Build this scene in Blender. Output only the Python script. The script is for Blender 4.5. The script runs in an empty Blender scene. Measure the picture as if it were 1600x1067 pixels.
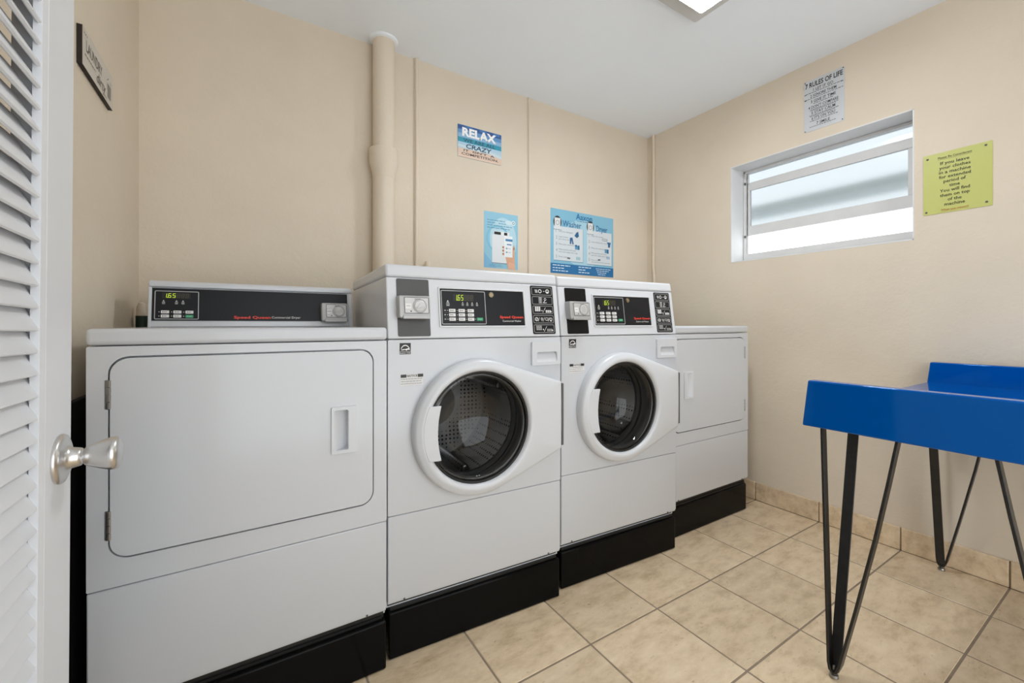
import bpy, bmesh, math, random
from mathutils import Vector, Matrix

random.seed(7)
PI = math.pi
scn = bpy.context.scene
col = scn.collection

# ------------------------------------------------------------------ camera
CAM_H = 1.0672
cam_d = bpy.data.cameras.new('camera')
cam_d.sensor_width = 36.0
cam_d.lens = 657.2 / 1600 * 36
cam_d.shift_x = 7.07 / 1600
cam_d.shift_y = -27.4 / 1600
cam_d.clip_start = 0.02
cam = bpy.data.objects.new('camera', cam_d)
cam.location = (0, 0, CAM_H)
cam.rotation_euler = (PI / 2, 0, -0.5533)
col.objects.link(cam)
scn.camera = cam

# ------------------------------------------------------------------ world, exposure
WORLD_STRENGTH = 2.8
LAMP_STRENGTH = 88.0
w = bpy.data.worlds.new('overcast_daylight')
scn.world = w
w.use_nodes = True
bg = w.node_tree.nodes['Background']
bg.inputs['Color'].default_value = (0.94, 0.975, 1.0, 1)
bg.inputs['Strength'].default_value = WORLD_STRENGTH
scn.view_settings.view_transform = 'Standard'
scn.view_settings.look = 'None'
scn.view_settings.gamma = 1.0
scn.view_settings.use_curve_mapping = False
scn.view_settings.exposure = 0.0
scn.cycles.use_denoising = True
scn.cycles.max_bounces = 12
scn.cycles.diffuse_bounces = 7
scn.cycles.transparent_max_bounces = 16
scn.cycles.sample_clamp_indirect = 6.0


# ------------------------------------------------------------------ materials
def s2l(c):
    return c / 12.92 if c <= 0.04045 else ((c + 0.055) / 1.055) ** 2.4


def hexc(h):
    h = h.lstrip('#')
    return tuple(s2l(int(h[i:i + 2], 16) / 255) for i in (0, 2, 4)) + (1,)


def lin(r, g, b):
    return (s2l(r / 255), s2l(g / 255), s2l(b / 255), 1)


MATS = {}


def mat(name, color=(0.8, 0.8, 0.8, 1), rough=0.5, metal=0.0, spec=0.5, coat=0.0, emit=None, estr=0.0,
        var=0.0, vscale=6.0, bump=0.0, bscale=60.0, bdist=0.002, rvar=0.0):
    """Principled material with optional colour mottling and fine relief, all from noise in object space."""
    if name in MATS:
        return MATS[name]
    m = bpy.data.materials.new(name)
    m.use_nodes = True
    nt = m.node_tree
    b = nt.nodes['Principled BSDF']
    b.inputs['Base Color'].default_value = color
    b.inputs['Roughness'].default_value = rough
    b.inputs['Metallic'].default_value = metal
    b.inputs['Specular IOR Level'].default_value = spec
    b.inputs['Coat Weight'].default_value = coat
    b.inputs['Coat Roughness'].default_value = 0.03
    if emit:
        b.inputs['Emission Color'].default_value = emit
        b.inputs['Emission Strength'].default_value = estr
    if var or bump or rvar:
        tc = nt.nodes.new('ShaderNodeTexCoord')
    if var:
        n = nt.nodes.new('ShaderNodeTexNoise')
        n.inputs['Scale'].default_value = vscale
        n.inputs['Detail'].default_value = 5
        nt.links.new(tc.outputs['Object'], n.inputs['Vector'])
        mr = nt.nodes.new('ShaderNodeMapRange')
        mr.inputs['From Min'].default_value = 0.3
        mr.inputs['From Max'].default_value = 0.7
        mr.inputs['To Min'].default_value = 1 - var
        mr.inputs['To Max'].default_value = 1 + var
        nt.links.new(n.outputs['Fac'], mr.inputs['Value'])
        mx = nt.nodes.new('ShaderNodeVectorMath')
        mx.operation = 'SCALE'
        mx.inputs[0].default_value = color[:3]
        nt.links.new(mr.outputs['Result'], mx.inputs['Scale'])
        nt.links.new(mx.outputs['Vector'], b.inputs['Base Color'])
    if rvar:
        n = nt.nodes.new('ShaderNodeTexNoise')
        n.inputs['Scale'].default_value = vscale * 1.7
        n.inputs['Detail'].default_value = 4
        nt.links.new(tc.outputs['Object'], n.inputs['Vector'])
        mr = nt.nodes.new('ShaderNodeMapRange')
        mr.inputs['To Min'].default_value = rough - rvar
        mr.inputs['To Max'].default_value = rough + rvar
        nt.links.new(n.outputs['Fac'], mr.inputs['Value'])
        nt.links.new(mr.outputs['Result'], b.inputs['Roughness'])
    if bump:
        n = nt.nodes.new('ShaderNodeTexNoise')
        n.inputs['Scale'].default_value = bscale
        n.inputs['Detail'].default_value = 6
        nt.links.new(tc.outputs['Object'], n.inputs['Vector'])
        bp = nt.nodes.new('ShaderNodeBump')
        bp.inputs['Strength'].default_value = bump
        bp.inputs['Distance'].default_value = bdist
        nt.links.new(n.outputs['Fac'], bp.inputs['Height'])
        nt.links.new(bp.outputs['Normal'], b.inputs['Normal'])
    MATS[name] = m
    return m


def ink(h, rough=0.45, emit=0.0):
    """flat print colour"""
    k = 'ink_' + h.strip('#') + ('_lit' if emit else '')
    return mat(k, hexc(h), rough, emit=hexc(h) if emit else None, estr=emit)


WALL_COL = (0.72, 0.637, 0.522, 1)


def wall_material():
    m = mat('painted_plaster', WALL_COL, 0.5, var=0.035, vscale=2.5, spec=0.05)
    nt = m.node_tree
    b = nt.nodes['Principled BSDF']
    tc = nt.nodes.new('ShaderNodeTexCoord')
    big = nt.nodes.new('ShaderNodeTexNoise')
    big.inputs['Scale'].default_value = 9
    big.inputs['Detail'].default_value = 8
    big.inputs['Roughness'].default_value = 0.65
    fine = nt.nodes.new('ShaderNodeTexNoise')
    fine.inputs['Scale'].default_value = 90
    fine.inputs['Detail'].default_value = 3
    nt.links.new(tc.outputs['Object'], big.inputs['Vector'])
    nt.links.new(tc.outputs['Object'], fine.inputs['Vector'])
    b1 = nt.nodes.new('ShaderNodeBump')
    b1.inputs['Strength'].default_value = 0.35
    b1.inputs['Distance'].default_value = 0.012
    b2 = nt.nodes.new('ShaderNodeBump')
    b2.inputs['Strength'].default_value = 0.25
    b2.inputs['Distance'].default_value = 0.002
    nt.links.new(big.outputs['Fac'], b1.inputs['Height'])
    nt.links.new(fine.outputs['Fac'], b2.inputs['Height'])
    nt.links.new(b1.outputs['Normal'], b2.inputs['Normal'])
    nt.links.new(b2.outputs['Normal'], b.inputs['Normal'])
    return m


def tile_material():
    m = bpy.data.materials.new('beige_ceramic_tile')
    m.use_nodes = True
    nt = m.node_tree
    b = nt.nodes['Principled BSDF']
    b.inputs['Roughness'].default_value = 0.33
    tc = nt.nodes.new('ShaderNodeTexCoord')
    oi = nt.nodes.new('ShaderNodeObjectInfo')
    add = nt.nodes.new('ShaderNodeVectorMath')
    add.operation = 'MULTIPLY_ADD'
    comb = nt.nodes.new('ShaderNodeCombineXYZ')
    mul = nt.nodes.new('ShaderNodeMath')
    mul.operation = 'MULTIPLY'
    mul.inputs[1].default_value = 37.0
    nt.links.new(oi.outputs['Random'], mul.inputs[0])
    nt.links.new(mul.outputs[0], comb.inputs['X'])
    nt.links.new(mul.outputs[0], comb.inputs['Z'])
    add.inputs[1].default_value = (0.45, 1.0, 1.0)
    nt.links.new(tc.outputs['Object'], add.inputs[0])
    nt.links.new(comb.outputs[0], add.inputs[2])
    n1 = nt.nodes.new('ShaderNodeTexNoise')
    n1.inputs['Scale'].default_value = 22
    n1.inputs['Detail'].default_value = 9
    n1.inputs['Roughness'].default_value = 0.66
    n1.inputs['Distortion'].default_value = 0.15
    nt.links.new(add.outputs[0], n1.inputs['Vector'])
    cr = nt.nodes.new('ShaderNodeValToRGB')
    e = cr.color_ramp.elements
    e[0].position, e[0].color = 0.30, (0.53, 0.395, 0.24, 1)
    e[1].position, e[1].color = 0.72, (0.82, 0.67, 0.48, 1)
    k = cr.color_ramp.elements.new(0.5)
    k.color = (0.71, 0.56, 0.38, 1)
    nt.links.new(n1.outputs['Fac'], cr.inputs['Fac'])
    # small dark pits
    n2 = nt.nodes.new('ShaderNodeTexNoise')
    n2.inputs['Scale'].default_value = 110
    n2.inputs['Detail'].default_value = 2
    nt.links.new(add.outputs[0], n2.inputs['Vector'])
    c2 = nt.nodes.new('ShaderNodeValToRGB')
    c2.color_ramp.elements[0].position = 0.20
    c2.color_ramp.elements[0].color = (0.6, 0.57, 0.52, 1)
    c2.color_ramp.elements[1].position = 0.33
    c2.color_ramp.elements[1].color = (1, 1, 1, 1)
    nt.links.new(n2.outputs['Fac'], c2.inputs['Fac'])
    mx = nt.nodes.new('ShaderNodeMix')
    mx.data_type = 'RGBA'
    mx.blend_type = 'MULTIPLY'
    mx.inputs[0].default_value = 1.0
    nt.links.new(cr.outputs['Color'], mx.inputs[6])
    nt.links.new(c2.outputs['Color'], mx.inputs[7])
    # each tile a little lighter or darker
    mr = nt.nodes.new('ShaderNodeMapRange')
    mr.inputs['To Min'].default_value = 0.94
    mr.inputs['To Max'].default_value = 1.06
    nt.links.new(oi.outputs['Random'], mr.inputs['Value'])
    sc = nt.nodes.new('ShaderNodeVectorMath')
    sc.operation = 'SCALE'
    nt.links.new(mx.outputs[2], sc.inputs[0])
    nt.links.new(mr.outputs[0], sc.inputs['Scale'])
    nt.links.new(sc.outputs[0], b.inputs['Base Color'])
    bp = nt.nodes.new('ShaderNodeBump')
    bp.inputs['Strength'].default_value = 0.2
    bp.inputs['Distance'].default_value = 0.002
    nt.links.new(n1.outputs['Fac'], bp.inputs['Height'])
    nt.links.new(bp.outputs['Normal'], b.inputs['Normal'])
    return m


def blue_material():
    m = mat('glossy_blue_paint', (0.0, 0.084, 0.40, 1), 0.07, spec=0.5, coat=0.06)
    nt = m.node_tree
    b = nt.nodes['Principled BSDF']
    b.inputs['Specular Tint'].default_value = (0.22, 0.66, 1.0, 1)
    tc = nt.nodes.new('ShaderNodeTexCoord')
    mp = nt.nodes.new('ShaderNodeMapping')
    mp.inputs['Scale'].default_value = (9, 2.0, 9)
    n = nt.nodes.new('ShaderNodeTexNoise')
    n.inputs['Scale'].default_value = 2.2
    n.inputs['Detail'].default_value = 1
    nt.links.new(tc.outputs['Object'], mp.inputs['Vector'])
    nt.links.new(mp.outputs[0], n.inputs['Vector'])
    bp = nt.nodes.new('ShaderNodeBump')
    bp.inputs['Strength'].default_value = 0.10
    bp.inputs['Distance'].default_value = 0.004
    nt.links.new(n.outputs['Fac'], bp.inputs['Height'])
    nt.links.new(bp.outputs['Normal'], b.inputs['Normal'])
    nt.links.new(bp.outputs['Normal'], b.inputs['Coat Normal'])
    return m


def glass_material(name, tint, rough=0.02, ior=1.5):
    """thin clear glass: a mirror-like share by Fresnel, the rest passes through with a tint"""
    m = bpy.data.materials.new(name)
    m.use_nodes = True
    nt = m.node_tree
    nt.nodes.remove(nt.nodes['Principled BSDF'])
    out = nt.nodes['Material Output']
    tr = nt.nodes.new('ShaderNodeBsdfTransparent')
    tr.inputs['Color'].default_value = tint
    gl = nt.nodes.new('ShaderNodeBsdfGlossy')
    gl.inputs['Roughness'].default_value = rough
    fr = nt.nodes.new('ShaderNodeFresnel')
    fr.inputs['IOR'].default_value = ior
    mx = nt.nodes.new('ShaderNodeMixShader')
    nt.links.new(fr.outputs[0], mx.inputs[0])
    nt.links.new(tr.outputs[0], mx.inputs[1])
    nt.links.new(gl.outputs[0], mx.inputs[2])
    nt.links.new(mx.outputs[0], out.inputs['Surface'])
    return m


def frosted_material(name, k):
    m = bpy.data.materials.new(name)
    m.use_nodes = True
    nt = m.node_tree
    b = nt.nodes['Principled BSDF']
    b.inputs['Base Color'].default_value = (k * 0.93, k, k * 1.03, 1)
    b.inputs['Transmission Weight'].default_value = 1.0
    b.inputs['Roughness'].default_value = 0.13
    b.inputs['IOR'].default_value = 1.45
    return m


def drum_material():
    m = mat('perforated_steel', (0.55, 0.55, 0.55, 1), 0.32, metal=1.0)
    nt = m.node_tree
    b = nt.nodes['Principled BSDF']
    tc = nt.nodes.new('ShaderNodeTexCoord')
    v = nt.nodes.new('ShaderNodeTexVoronoi')
    v.inputs['Scale'].default_value = 55
    v.inputs['Randomness'].default_value = 0.15
    nt.links.new(tc.outputs['Object'], v.inputs['Vector'])
    cr = nt.nodes.new('ShaderNodeValToRGB')
    cr.color_ramp.elements[0].position = 0.22
    cr.color_ramp.elements[0].color = (0.03, 0.03, 0.03, 1)
    cr.color_ramp.elements[1].position = 0.30
    cr.color_ramp.elements[1].color = (0.55, 0.55, 0.55, 1)
    nt.links.new(v.outputs['Distance'], cr.inputs['Fac'])
    nt.links.new(cr.outputs['Color'], b.inputs['Base Color'])
    return m


M_WALL = wall_material()
M_CEIL = mat('ceiling_paint', (0.87, 0.92, 0.975, 1), 0.75, bump=0.1, bscale=40, var=0.01, vscale=3)
M_TILE = tile_material()
M_GROUT = mat('grout', (0.29, 0.225, 0.16, 1), 0.9, var=0.15, vscale=20, bump=0.3, bscale=120)
M_ENAMEL = mat('white_enamel', (0.61, 0.633, 0.67, 1), 0.16, bump=0.03, bscale=400, bdist=0.0006)
M_PLASTIC = mat('white_plastic', (0.65, 0.673, 0.71, 1), 0.3)
M_DOORW = mat('white_door_paint', (0.70, 0.72, 0.755, 1), 0.42, var=0.02, vscale=8, bump=0.06, bscale=50)
M_ALU = mat('white_painted_aluminium', (0.68, 0.68, 0.68, 1), 0.4, var=0.03, vscale=12)
M_REVEAL = mat('white_window_reveal', (0.74, 0.745, 0.75, 1), 0.5, var=0.03, vscale=9, bump=0.1, bscale=30)
M_BLACK = mat('black_gloss_paint', (0.004, 0.004, 0.004, 1), 0.14, spec=0.09, bump=0.05, bscale=25, rvar=0.05, vscale=5)
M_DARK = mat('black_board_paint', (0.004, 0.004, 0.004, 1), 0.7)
M_RUBBER = mat('black_rubber', (0.012, 0.012, 0.012, 1), 0.35)
M_GREYRUB = mat('grey_rubber', (0.10, 0.10, 0.10, 1), 0.45)
M_STEEL = mat('steel', (0.36, 0.355, 0.345, 1), 0.36, metal=1.0)
M_NICKEL = mat('satin_nickel', (0.66, 0.65, 0.64, 1), 0.28, metal=1.0)
M_CAST = mat('cast_grey_metal', (0.42, 0.42, 0.42, 1), 0.42, metal=0.35)
M_CASTL = mat('cast_light_metal', (0.55, 0.55, 0.55, 1), 0.4, metal=0.25, bump=0.3, bscale=140)
M_BRASS = mat('worn_brass', (0.55, 0.45, 0.28, 1), 0.35, metal=0.9)
M_PANEL = mat('black_panel_film', (0.010, 0.011, 0.014, 1), 0.35, spec=0.25)
M_PLATE_D = mat('black_plate', (0.006, 0.006, 0.006, 1), 0.4, spec=0.2)
M_PLATE_G = mat('charcoal_brushed_plate', (0.065, 0.065, 0.065, 1), 0.42, var=0.12, vscale=9)
M_IRON = mat('black_iron_strap', (0.010, 0.010, 0.010, 1), 0.38, var=0.4, vscale=30, bump=0.2, bscale=90)
M_BLUE = blue_material()
M_GLASS = glass_material('smoked_door_glass', (0.80, 0.80, 0.80, 1), 0.015)
M_FROST = frosted_material('frosted_glass', 0.36)
M_FROST_TOP = frosted_material('bright_frosted_glass', 0.37)
M_DRUM = drum_material()
M_LAMP = mat('lit_lamp_glass', (0.9, 0.9, 0.9, 1), 0.4, emit=(0.93, 0.97, 1.0, 1), estr=LAMP_STRENGTH)
M_LAMPB = mat('lamp_base_paint', (0.62, 0.62, 0.61, 1), 0.5)
M_GREEN = mat('dark_green_paint', (0.012, 0.03, 0.018, 1), 0.5)
M_CREAM = mat('cream_paint', (0.62, 0.54, 0.43, 1), 0.4)


# ------------------------------------------------------------------ mesh helpers
def finish(name, bm, mats, parent=None, smooth=35, bevel=0.0, seg=2, loc=None):
    """link a bmesh as ONE mesh object"""
    bmesh.ops.remove_doubles(bm, verts=bm.verts, dist=1e-6)
    bmesh.ops.recalc_face_normals(bm, faces=bm.faces)
    me = bpy.data.meshes.new(name)
    bm.to_mesh(me)
    bm.free()
    if not isinstance(mats, (list, tuple)):
        mats = [mats]
    for m in mats:
        me.materials.append(m)
    if smooth:
        me.shade_smooth()
        me.set_sharp_from_angle(angle=math.radians(smooth))
    o = bpy.data.objects.new(name, me)
    col.objects.link(o)
    if loc:
        o.location = loc
    if parent:
        o.parent = parent
    if bevel:
        md = o.modifiers.new('edge_rounding', 'BEVEL')
        md.width = bevel
        md.segments = seg
        md.limit_method = 'ANGLE'
        md.angle_limit = math.radians(40)
        md.harden_normals = False
    return o


def B():
    return bmesh.new()


def box(bm, x0, x1, y0, y1, z0, z1):
    r = bmesh.ops.create_cube(bm, size=1.0)
    bmesh.ops.scale(bm, vec=(x1 - x0, y1 - y0, z1 - z0), verts=r['verts'])
    bmesh.ops.translate(bm, vec=((x0 + x1) / 2, (y0 + y1) / 2, (z0 + z1) / 2), verts=r['verts'])
    return bm


def slab(bm, pts, fn, d0, d1, mi=0):
    """closed prism over a 2-D outline; fn(a, b, d) gives the 3-D point"""
    f = [bm.verts.new(fn(a, b, d1)) for a, b in pts]
    k = [bm.verts.new(fn(a, b, d0)) for a, b in pts]
    n = len(pts)
    fs = [bm.faces.new(f), bm.faces.new(k[::-1])]
    for i in range(n):
        fs.append(bm.faces.new((f[i], k[i], k[(i + 1) % n], f[(i + 1) % n])))
    for q in fs:
        q.material_index = mi
    return bm


def plate(bm, outer, holes, fn, d0, d1):
    """flat plate with holes, as thick as d0..d1"""
    edges = []
    for loop in [outer] + holes:
        vs = [bm.verts.new(fn(a, b, d1)) for a, b in loop]
        edges += [bm.edges.new((vs[i], vs[(i + 1) % len(vs)])) for i in range(len(vs))]
    r = bmesh.ops.triangle_fill(bm, use_beauty=True, use_dissolve=False, edges=edges)
    faces = [g for g in r['geom'] if isinstance(g, bmesh.types.BMFace)]
    e = bmesh.ops.extrude_face_region(bm, geom=faces)
    nv = [g for g in e['geom'] if isinstance(g, bmesh.types.BMVert)]
    delta = Vector(fn(0, 0, d0)) - Vector(fn(0, 0, d1))
    bmesh.ops.translate(bm, vec=delta, verts=nv)
    return bm


def rrect(x0, x1, y0, y1, r, n=5):
    pts = []
    for cx, cy, a in ((x1 - r, y1 - r, 0), (x0 + r, y1 - r, 90), (x0 + r, y0 + r, 180), (x1 - r, y0 + r, 270)):
        for i in range(n + 1):
            t = math.radians(a + 90 * i / n)
            pts.append((cx + r * math.cos(t), cy + r * math.sin(t)))
    return pts


def circ(cx, cy, r, n=32):
    return [(cx + r * math.cos(2 * PI * i / n), cy + r * math.sin(2 * PI * i / n)) for i in range(n)]


def lathe(bm, prof, fn, n=32, mi=0):
    """profile of (radius, distance along the axis); fn(a, b, d) gives the 3-D point"""
    rings = []
    for r, d in prof:
        if r < 1e-6:
            rings.append([bm.verts.new(fn(0, 0, d))])
        else:
            rings.append([bm.verts.new(fn(r * math.cos(2 * PI * i / n), r * math.sin(2 * PI * i / n), d)) for i in range(n)])
    for A, C in zip(rings, rings[1:]):
        for i in range(n):
            j = (i + 1) % n
            if len(A) == 1 and len(C) == 1:
                continue
            if len(A) == 1:
                f = bm.faces.new((A[0], C[i], C[j]))
            elif len(C) == 1:
                f = bm.faces.new((A[i], A[j], C[0]))
            else:
                f = bm.faces.new((A[i], A[j], C[j], C[i]))
            f.material_index = mi
    return bm


def tube(bm, pts, r, n=12, caps=True):
    pts = [Vector(p) for p in pts]
    rings = []
    up0 = None
    for i, p in enumerate(pts):
        t = (pts[min(i + 1, len(pts) - 1)] - pts[max(i - 1, 0)]).normalized()
        if up0 is None:
            up0 = Vector((0, 0, 1)) if abs(t.z) < 0.9 else Vector((1, 0, 0))
        s = t.cross(up0).normalized()
        u = s.cross(t)
        up0 = u
        rr = r[i] if isinstance(r, (list, tuple)) else r
        rings.append([bm.verts.new(p + (s * math.cos(2 * PI * k / n) + u * math.sin(2 * PI * k / n)) * rr) for k in range(n)])
    for A, C in zip(rings, rings[1:]):
        for k in range(n):
            bm.faces.new((A[k], A[(k + 1) % n], C[(k + 1) % n], C[k]))
    if caps:
        bm.faces.new(rings[0][::-1])
        bm.faces.new(rings[-1])
    return bm


def strap(bm, pts, width, wdir, thick):
    """flat bar bent along pts; wdir is the direction of its width"""
    pts = [Vector(p) for p in pts]
    wv = Vector(wdir).normalized() * width / 2
    rings = []
    for i, p in enumerate(pts):
        t = (pts[min(i + 1, len(pts) - 1)] - pts[max(i - 1, 0)]).normalized()
        nn = t.cross(wv).normalized() * thick / 2
        rings.append([bm.verts.new(p + a * wv + b * nn) for a, b in ((-1, -1), (1, -1), (1, 1), (-1, 1))])
    for A, C in zip(rings, rings[1:]):
        for k in range(4):
            bm.faces.new((A[k], A[(k + 1) % 4], C[(k + 1) % 4], C[k]))
    bm.faces.new(rings[0][::-1])
    bm.faces.new(rings[-1])
    return bm


def thing(name, label, cat, loc=(0, 0, 0), rotz=0.0, group=None):
    o = bpy.data.objects.new(name, None)
    o.empty_display_size = 0.05
    col.objects.link(o)
    o.location = loc
    o.rotation_euler = (0, 0, rotz)
    o['label'] = label
    o['category'] = cat
    if group:
        o['group'] = group
    return o


def tag(o, label, cat, group=None):
    o['label'] = label
    o['category'] = cat
    if group:
        o['group'] = group
    return o


def struct(o, label, cat=None):
    o['kind'] = 'structure'
    o['label'] = label
    if cat:
        o['category'] = cat
    return o


# ------------------------------------------------------------------ flat print (lettering, icons)
_tc = bpy.data.curves.new('lettering_source', 'FONT')
_to = bpy.data.objects.new('lettering_source', _tc)
_cache = {}


def glyphs(body, bold=0.0, shear=0.0):
    key = (body, bold, shear)
    if key in _cache:
        return _cache[key]
    _tc.body = body
    _tc.size = 1.0
    _tc.offset = bold
    _tc.shear = shear
    _tc.resolution_u = 2
    _tc.fill_mode = 'FRONT'
    me = _to.to_mesh()
    vs = [(v.co.x, v.co.y) for v in me.vertices]
    fs = [tuple(p.vertices) for p in me.polygons]
    _to.to_mesh_clear()
    x0 = min(v[0] for v in vs)
    x1 = max(v[0] for v in vs)
    _cache[key] = (vs, fs, x0, x1)
    return _cache[key]


class Print:
    """flat print collected into one mesh; layer numbers stack the colours without fighting"""

    def __init__(self, fn, step=0.00025):
        self.fn, self.step, self.bm, self.mats, self.idx = fn, step, bmesh.new(), [], {}

    def m(self, c):
        mt = c if not isinstance(c, str) else ink(c)
        if mt.name not in self.idx:
            self.idx[mt.name] = len(self.mats)
            self.mats.append(mt)
        return self.idx[mt.name]

    def poly(self, pts, c, layer=1):
        f = self.bm.faces.new([self.bm.verts.new(self.fn(a, b, layer * self.step)) for a, b in pts])
        f.material_index = self.m(c)

    def rect(self, x0, x1, y0, y1, c, layer=1):
        self.poly([(x0, y0), (x1, y0), (x1, y1), (x0, y1)], c, layer)

    def disc(self, cx, cy, r, c, layer=1, n=20, ry=None):
        ry = ry or r
        self.poly([(cx + r * math.cos(2 * PI * i / n), cy + ry * math.sin(2 * PI * i / n)) for i in range(n)], c, layer)

    def band(self, outer, inner, c, layer=1):
        n = len(outer)
        mi = self.m(c)
        o = [self.bm.verts.new(self.fn(a, b, layer * self.step)) for a, b in outer]
        k = [self.bm.verts.new(self.fn(a, b, layer * self.step)) for a, b in inner]
        for i in range(n):
            j = (i + 1) % n
            self.bm.faces.new((o[i], o[j], k[j], k[i])).material_index = mi

    def frame(self, x0, x1, y0, y1, t, c, layer=1, r=None):
        r = r or t * 1.6
        self.band(rrect(x0, x1, y0, y1, r, 3), rrect(x0 + t, x1 - t, y0 + t, y1 - t, max(r - t, t * 0.3), 3), c, layer)

    def ring(self, cx, cy, r, t, c, layer=1, n=20):
        self.band(circ(cx, cy, r, n), circ(cx, cy, r - t, n), c, layer)

    def line(self, xa, ya, xb, yb, t, c, layer=1):
        dx, dy = xb - xa, yb - ya
        L = math.hypot(dx, dy)
        nx, ny = -dy / L * t / 2, dx / L * t / 2
        self.poly([(xa - nx, ya - ny), (xb - nx, yb - ny), (xb + nx, yb + ny), (xa + nx, ya + ny)], c, layer)

    def text(self, body, x, y, h, c, layer=2, align='l', width=None, bold=0.0, shear=0.0, slope=0.0):
        """h = cap height; width squeezes or stretches the line to that length; x is the left edge or centre"""
        vs, fs, x0, x1 = glyphs(body, bold, shear)
        sy = h / 0.70
        sx = sy if width is None else width / (x1 - x0)
        if align == 'c':
            ox = x - (x0 + x1) / 2 * sx
        elif align == 'r':
            ox = x - x1 * sx
        else:
            ox = x - x0 * sx
        mi = self.m(c)
        bv = [self.bm.verts.new(self.fn(ox + a * sx, y + b * sy + slope * (a - x0) * sx, layer * self.step)) for a, b in vs]
        for f in fs:
            try:
                self.bm.faces.new([bv[i] for i in f]).material_index = mi
            except ValueError:
                pass

    def seg7(self, ch, x, y, wd, h, c, layer=2):
        on = {'1': 'bc', '6': 'afgedc', '5': 'afgcd', '8': 'abcdefg'}[ch]
        t = wd * 0.2
        sl = lambda p, q: (x + p + 0.12 * q, y + q)
        S = {'a': (0, h, wd, h), 'd': (0, 0, wd, 0), 'g': (0, h / 2, wd, h / 2), 'f': (0, h / 2, 0, h), 'e': (0, 0, 0, h / 2),
             'b': (wd, h / 2, wd, h), 'c': (wd, 0, wd, h / 2)}
        for k in on:
            p0, q0, p1, q1 = S[k]
            a, b = sl(p0, q0)
            e, d = sl(p1, q1)
            self.line(a, b, e, d, t, c, layer)

    def build(self, name, parent):
        bm = self.bm
        me = bpy.data.meshes.new(name)
        bm.to_mesh(me)
        bm.free()
        for m in self.mats:
            me.materials.append(m)
        o = bpy.data.objects.new(name, me)
        col.objects.link(o)
        o.parent = parent
        return o


# ================================================================== the room
XL, XR, YB, YF, ZC = -0.3692, 2.6311, 2.1995, -1.30, 2.50
T = 0.15
WIN_Y0, WIN_Y1, WIN_Z0, WIN_Z1 = 0.6700, 1.5389, 1.4585, 2.0660
WIN_X = 2.765                                   # inner face of the window frame

# floor: a grout bed carrying the tiles one by one
TP, TX0, TY0, GR = 0.3341, 0.9735, 1.0479, 0.0056
floor = finish('floor', box(B(), XL - T, XR + T, YF - T, YB + T, -0.12, -0.0016), M_GROUT)
struct(floor, 'beige ceramic tile floor with brown grout joints')


def tile_mesh(name, wx, wy, h, b=0.0018):
    bm = B()
    lo = [bm.verts.new((x, y, -0.004)) for x, y in ((0, 0), (wx, 0), (wx, wy), (0, wy))]
    mid = [bm.verts.new((x, y, h - b)) for x, y in ((0, 0), (wx, 0), (wx, wy), (0, wy))]
    top = [bm.verts.new((x, y, h)) for x, y in ((b, b), (wx - b, b), (wx - b, wy - b), (b, wy - b))]
    for A, C in ((lo, mid), (mid, top)):
        for i in range(4):
            bm.faces.new((A[i], A[(i + 1) % 4], C[(i + 1) % 4], C[i]))
    bm.faces.new(top)
    me = bpy.data.meshes.new(name)
    bm.to_mesh(me)
    bm.free()
    me.materials.append(M_TILE)
    return me


tile_cache = {}
for i in range(-5, 6):
    for j in range(-2, 8):
        x0 = max(TX0 + i * TP + GR / 2, XL + 0.001)
        x1 = min(TX0 + (i + 1) * TP - GR / 2, XR - 0.012)
        y1 = min(TY0 - (j - 1) * TP - GR / 2, YB - 0.001)
        y0 = max(TY0 - j * TP + GR / 2, YF + 0.001)
        if x1 - x0 < 0.02 or y1 - y0 < 0.02 or y0 > 1.5:
            continue
        key = (round(x1 - x0, 4), round(y1 - y0, 4))
        if key not in tile_cache:
            tile_cache[key] = tile_mesh('tile', key[0], key[1], 0.0)
        o = bpy.data.objects.new('tile', tile_cache[key])
        o.location = (x0, y0, -random.uniform(0, 0.0006))
        col.objects.link(o)
        o.parent = floor

# walls
struct(finish('wall_back', box(B(), XL - T, XR + T, YB, YB + T, -0.1, ZC), M_WALL), 'beige painted plaster wall behind the machines')
struct(finish('wall_left', box(B(), XL - T, XL, YF, YB, -0.1, ZC), M_WALL), 'beige painted plaster wall beside the louvered door')
bm = B()
fx = lambda a, b, d: (XR + T - d, a, b)
plate(bm, [(YF, -0.1), (YB, -0.1), (YB, ZC), (YF, ZC)],
      [[(WIN_Y0, WIN_Z0), (WIN_Y1, WIN_Z0), (WIN_Y1, WIN_Z1), (WIN_Y0, WIN_Z1)]], fx, 0, T)
wall_right = struct(finish('wall_right', bm, M_WALL, smooth=0), 'beige painted plaster wall with the small high window')
# front wall behind the camera, with the wide doorway the daylight comes through
DX0, DX1, DZ = -0.20, 2.00, 2.30
bm = B()
box(bm, XL - T, DX0, YF - T, YF, -0.1, ZC)
box(bm, DX1, XR + T, YF - T, YF, -0.1, ZC)
box(bm, DX0, DX1, YF - T, YF, DZ, ZC)
struct(finish('wall_front', bm, M_WALL, smooth=0), 'beige painted plaster wall with the open doorway')
struct(finish('ceiling', box(B(), XL - T, XR + T, YF - T, YB + T, ZC, ZC + 0.1), M_CEIL), 'flat white painted ceiling')

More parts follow.
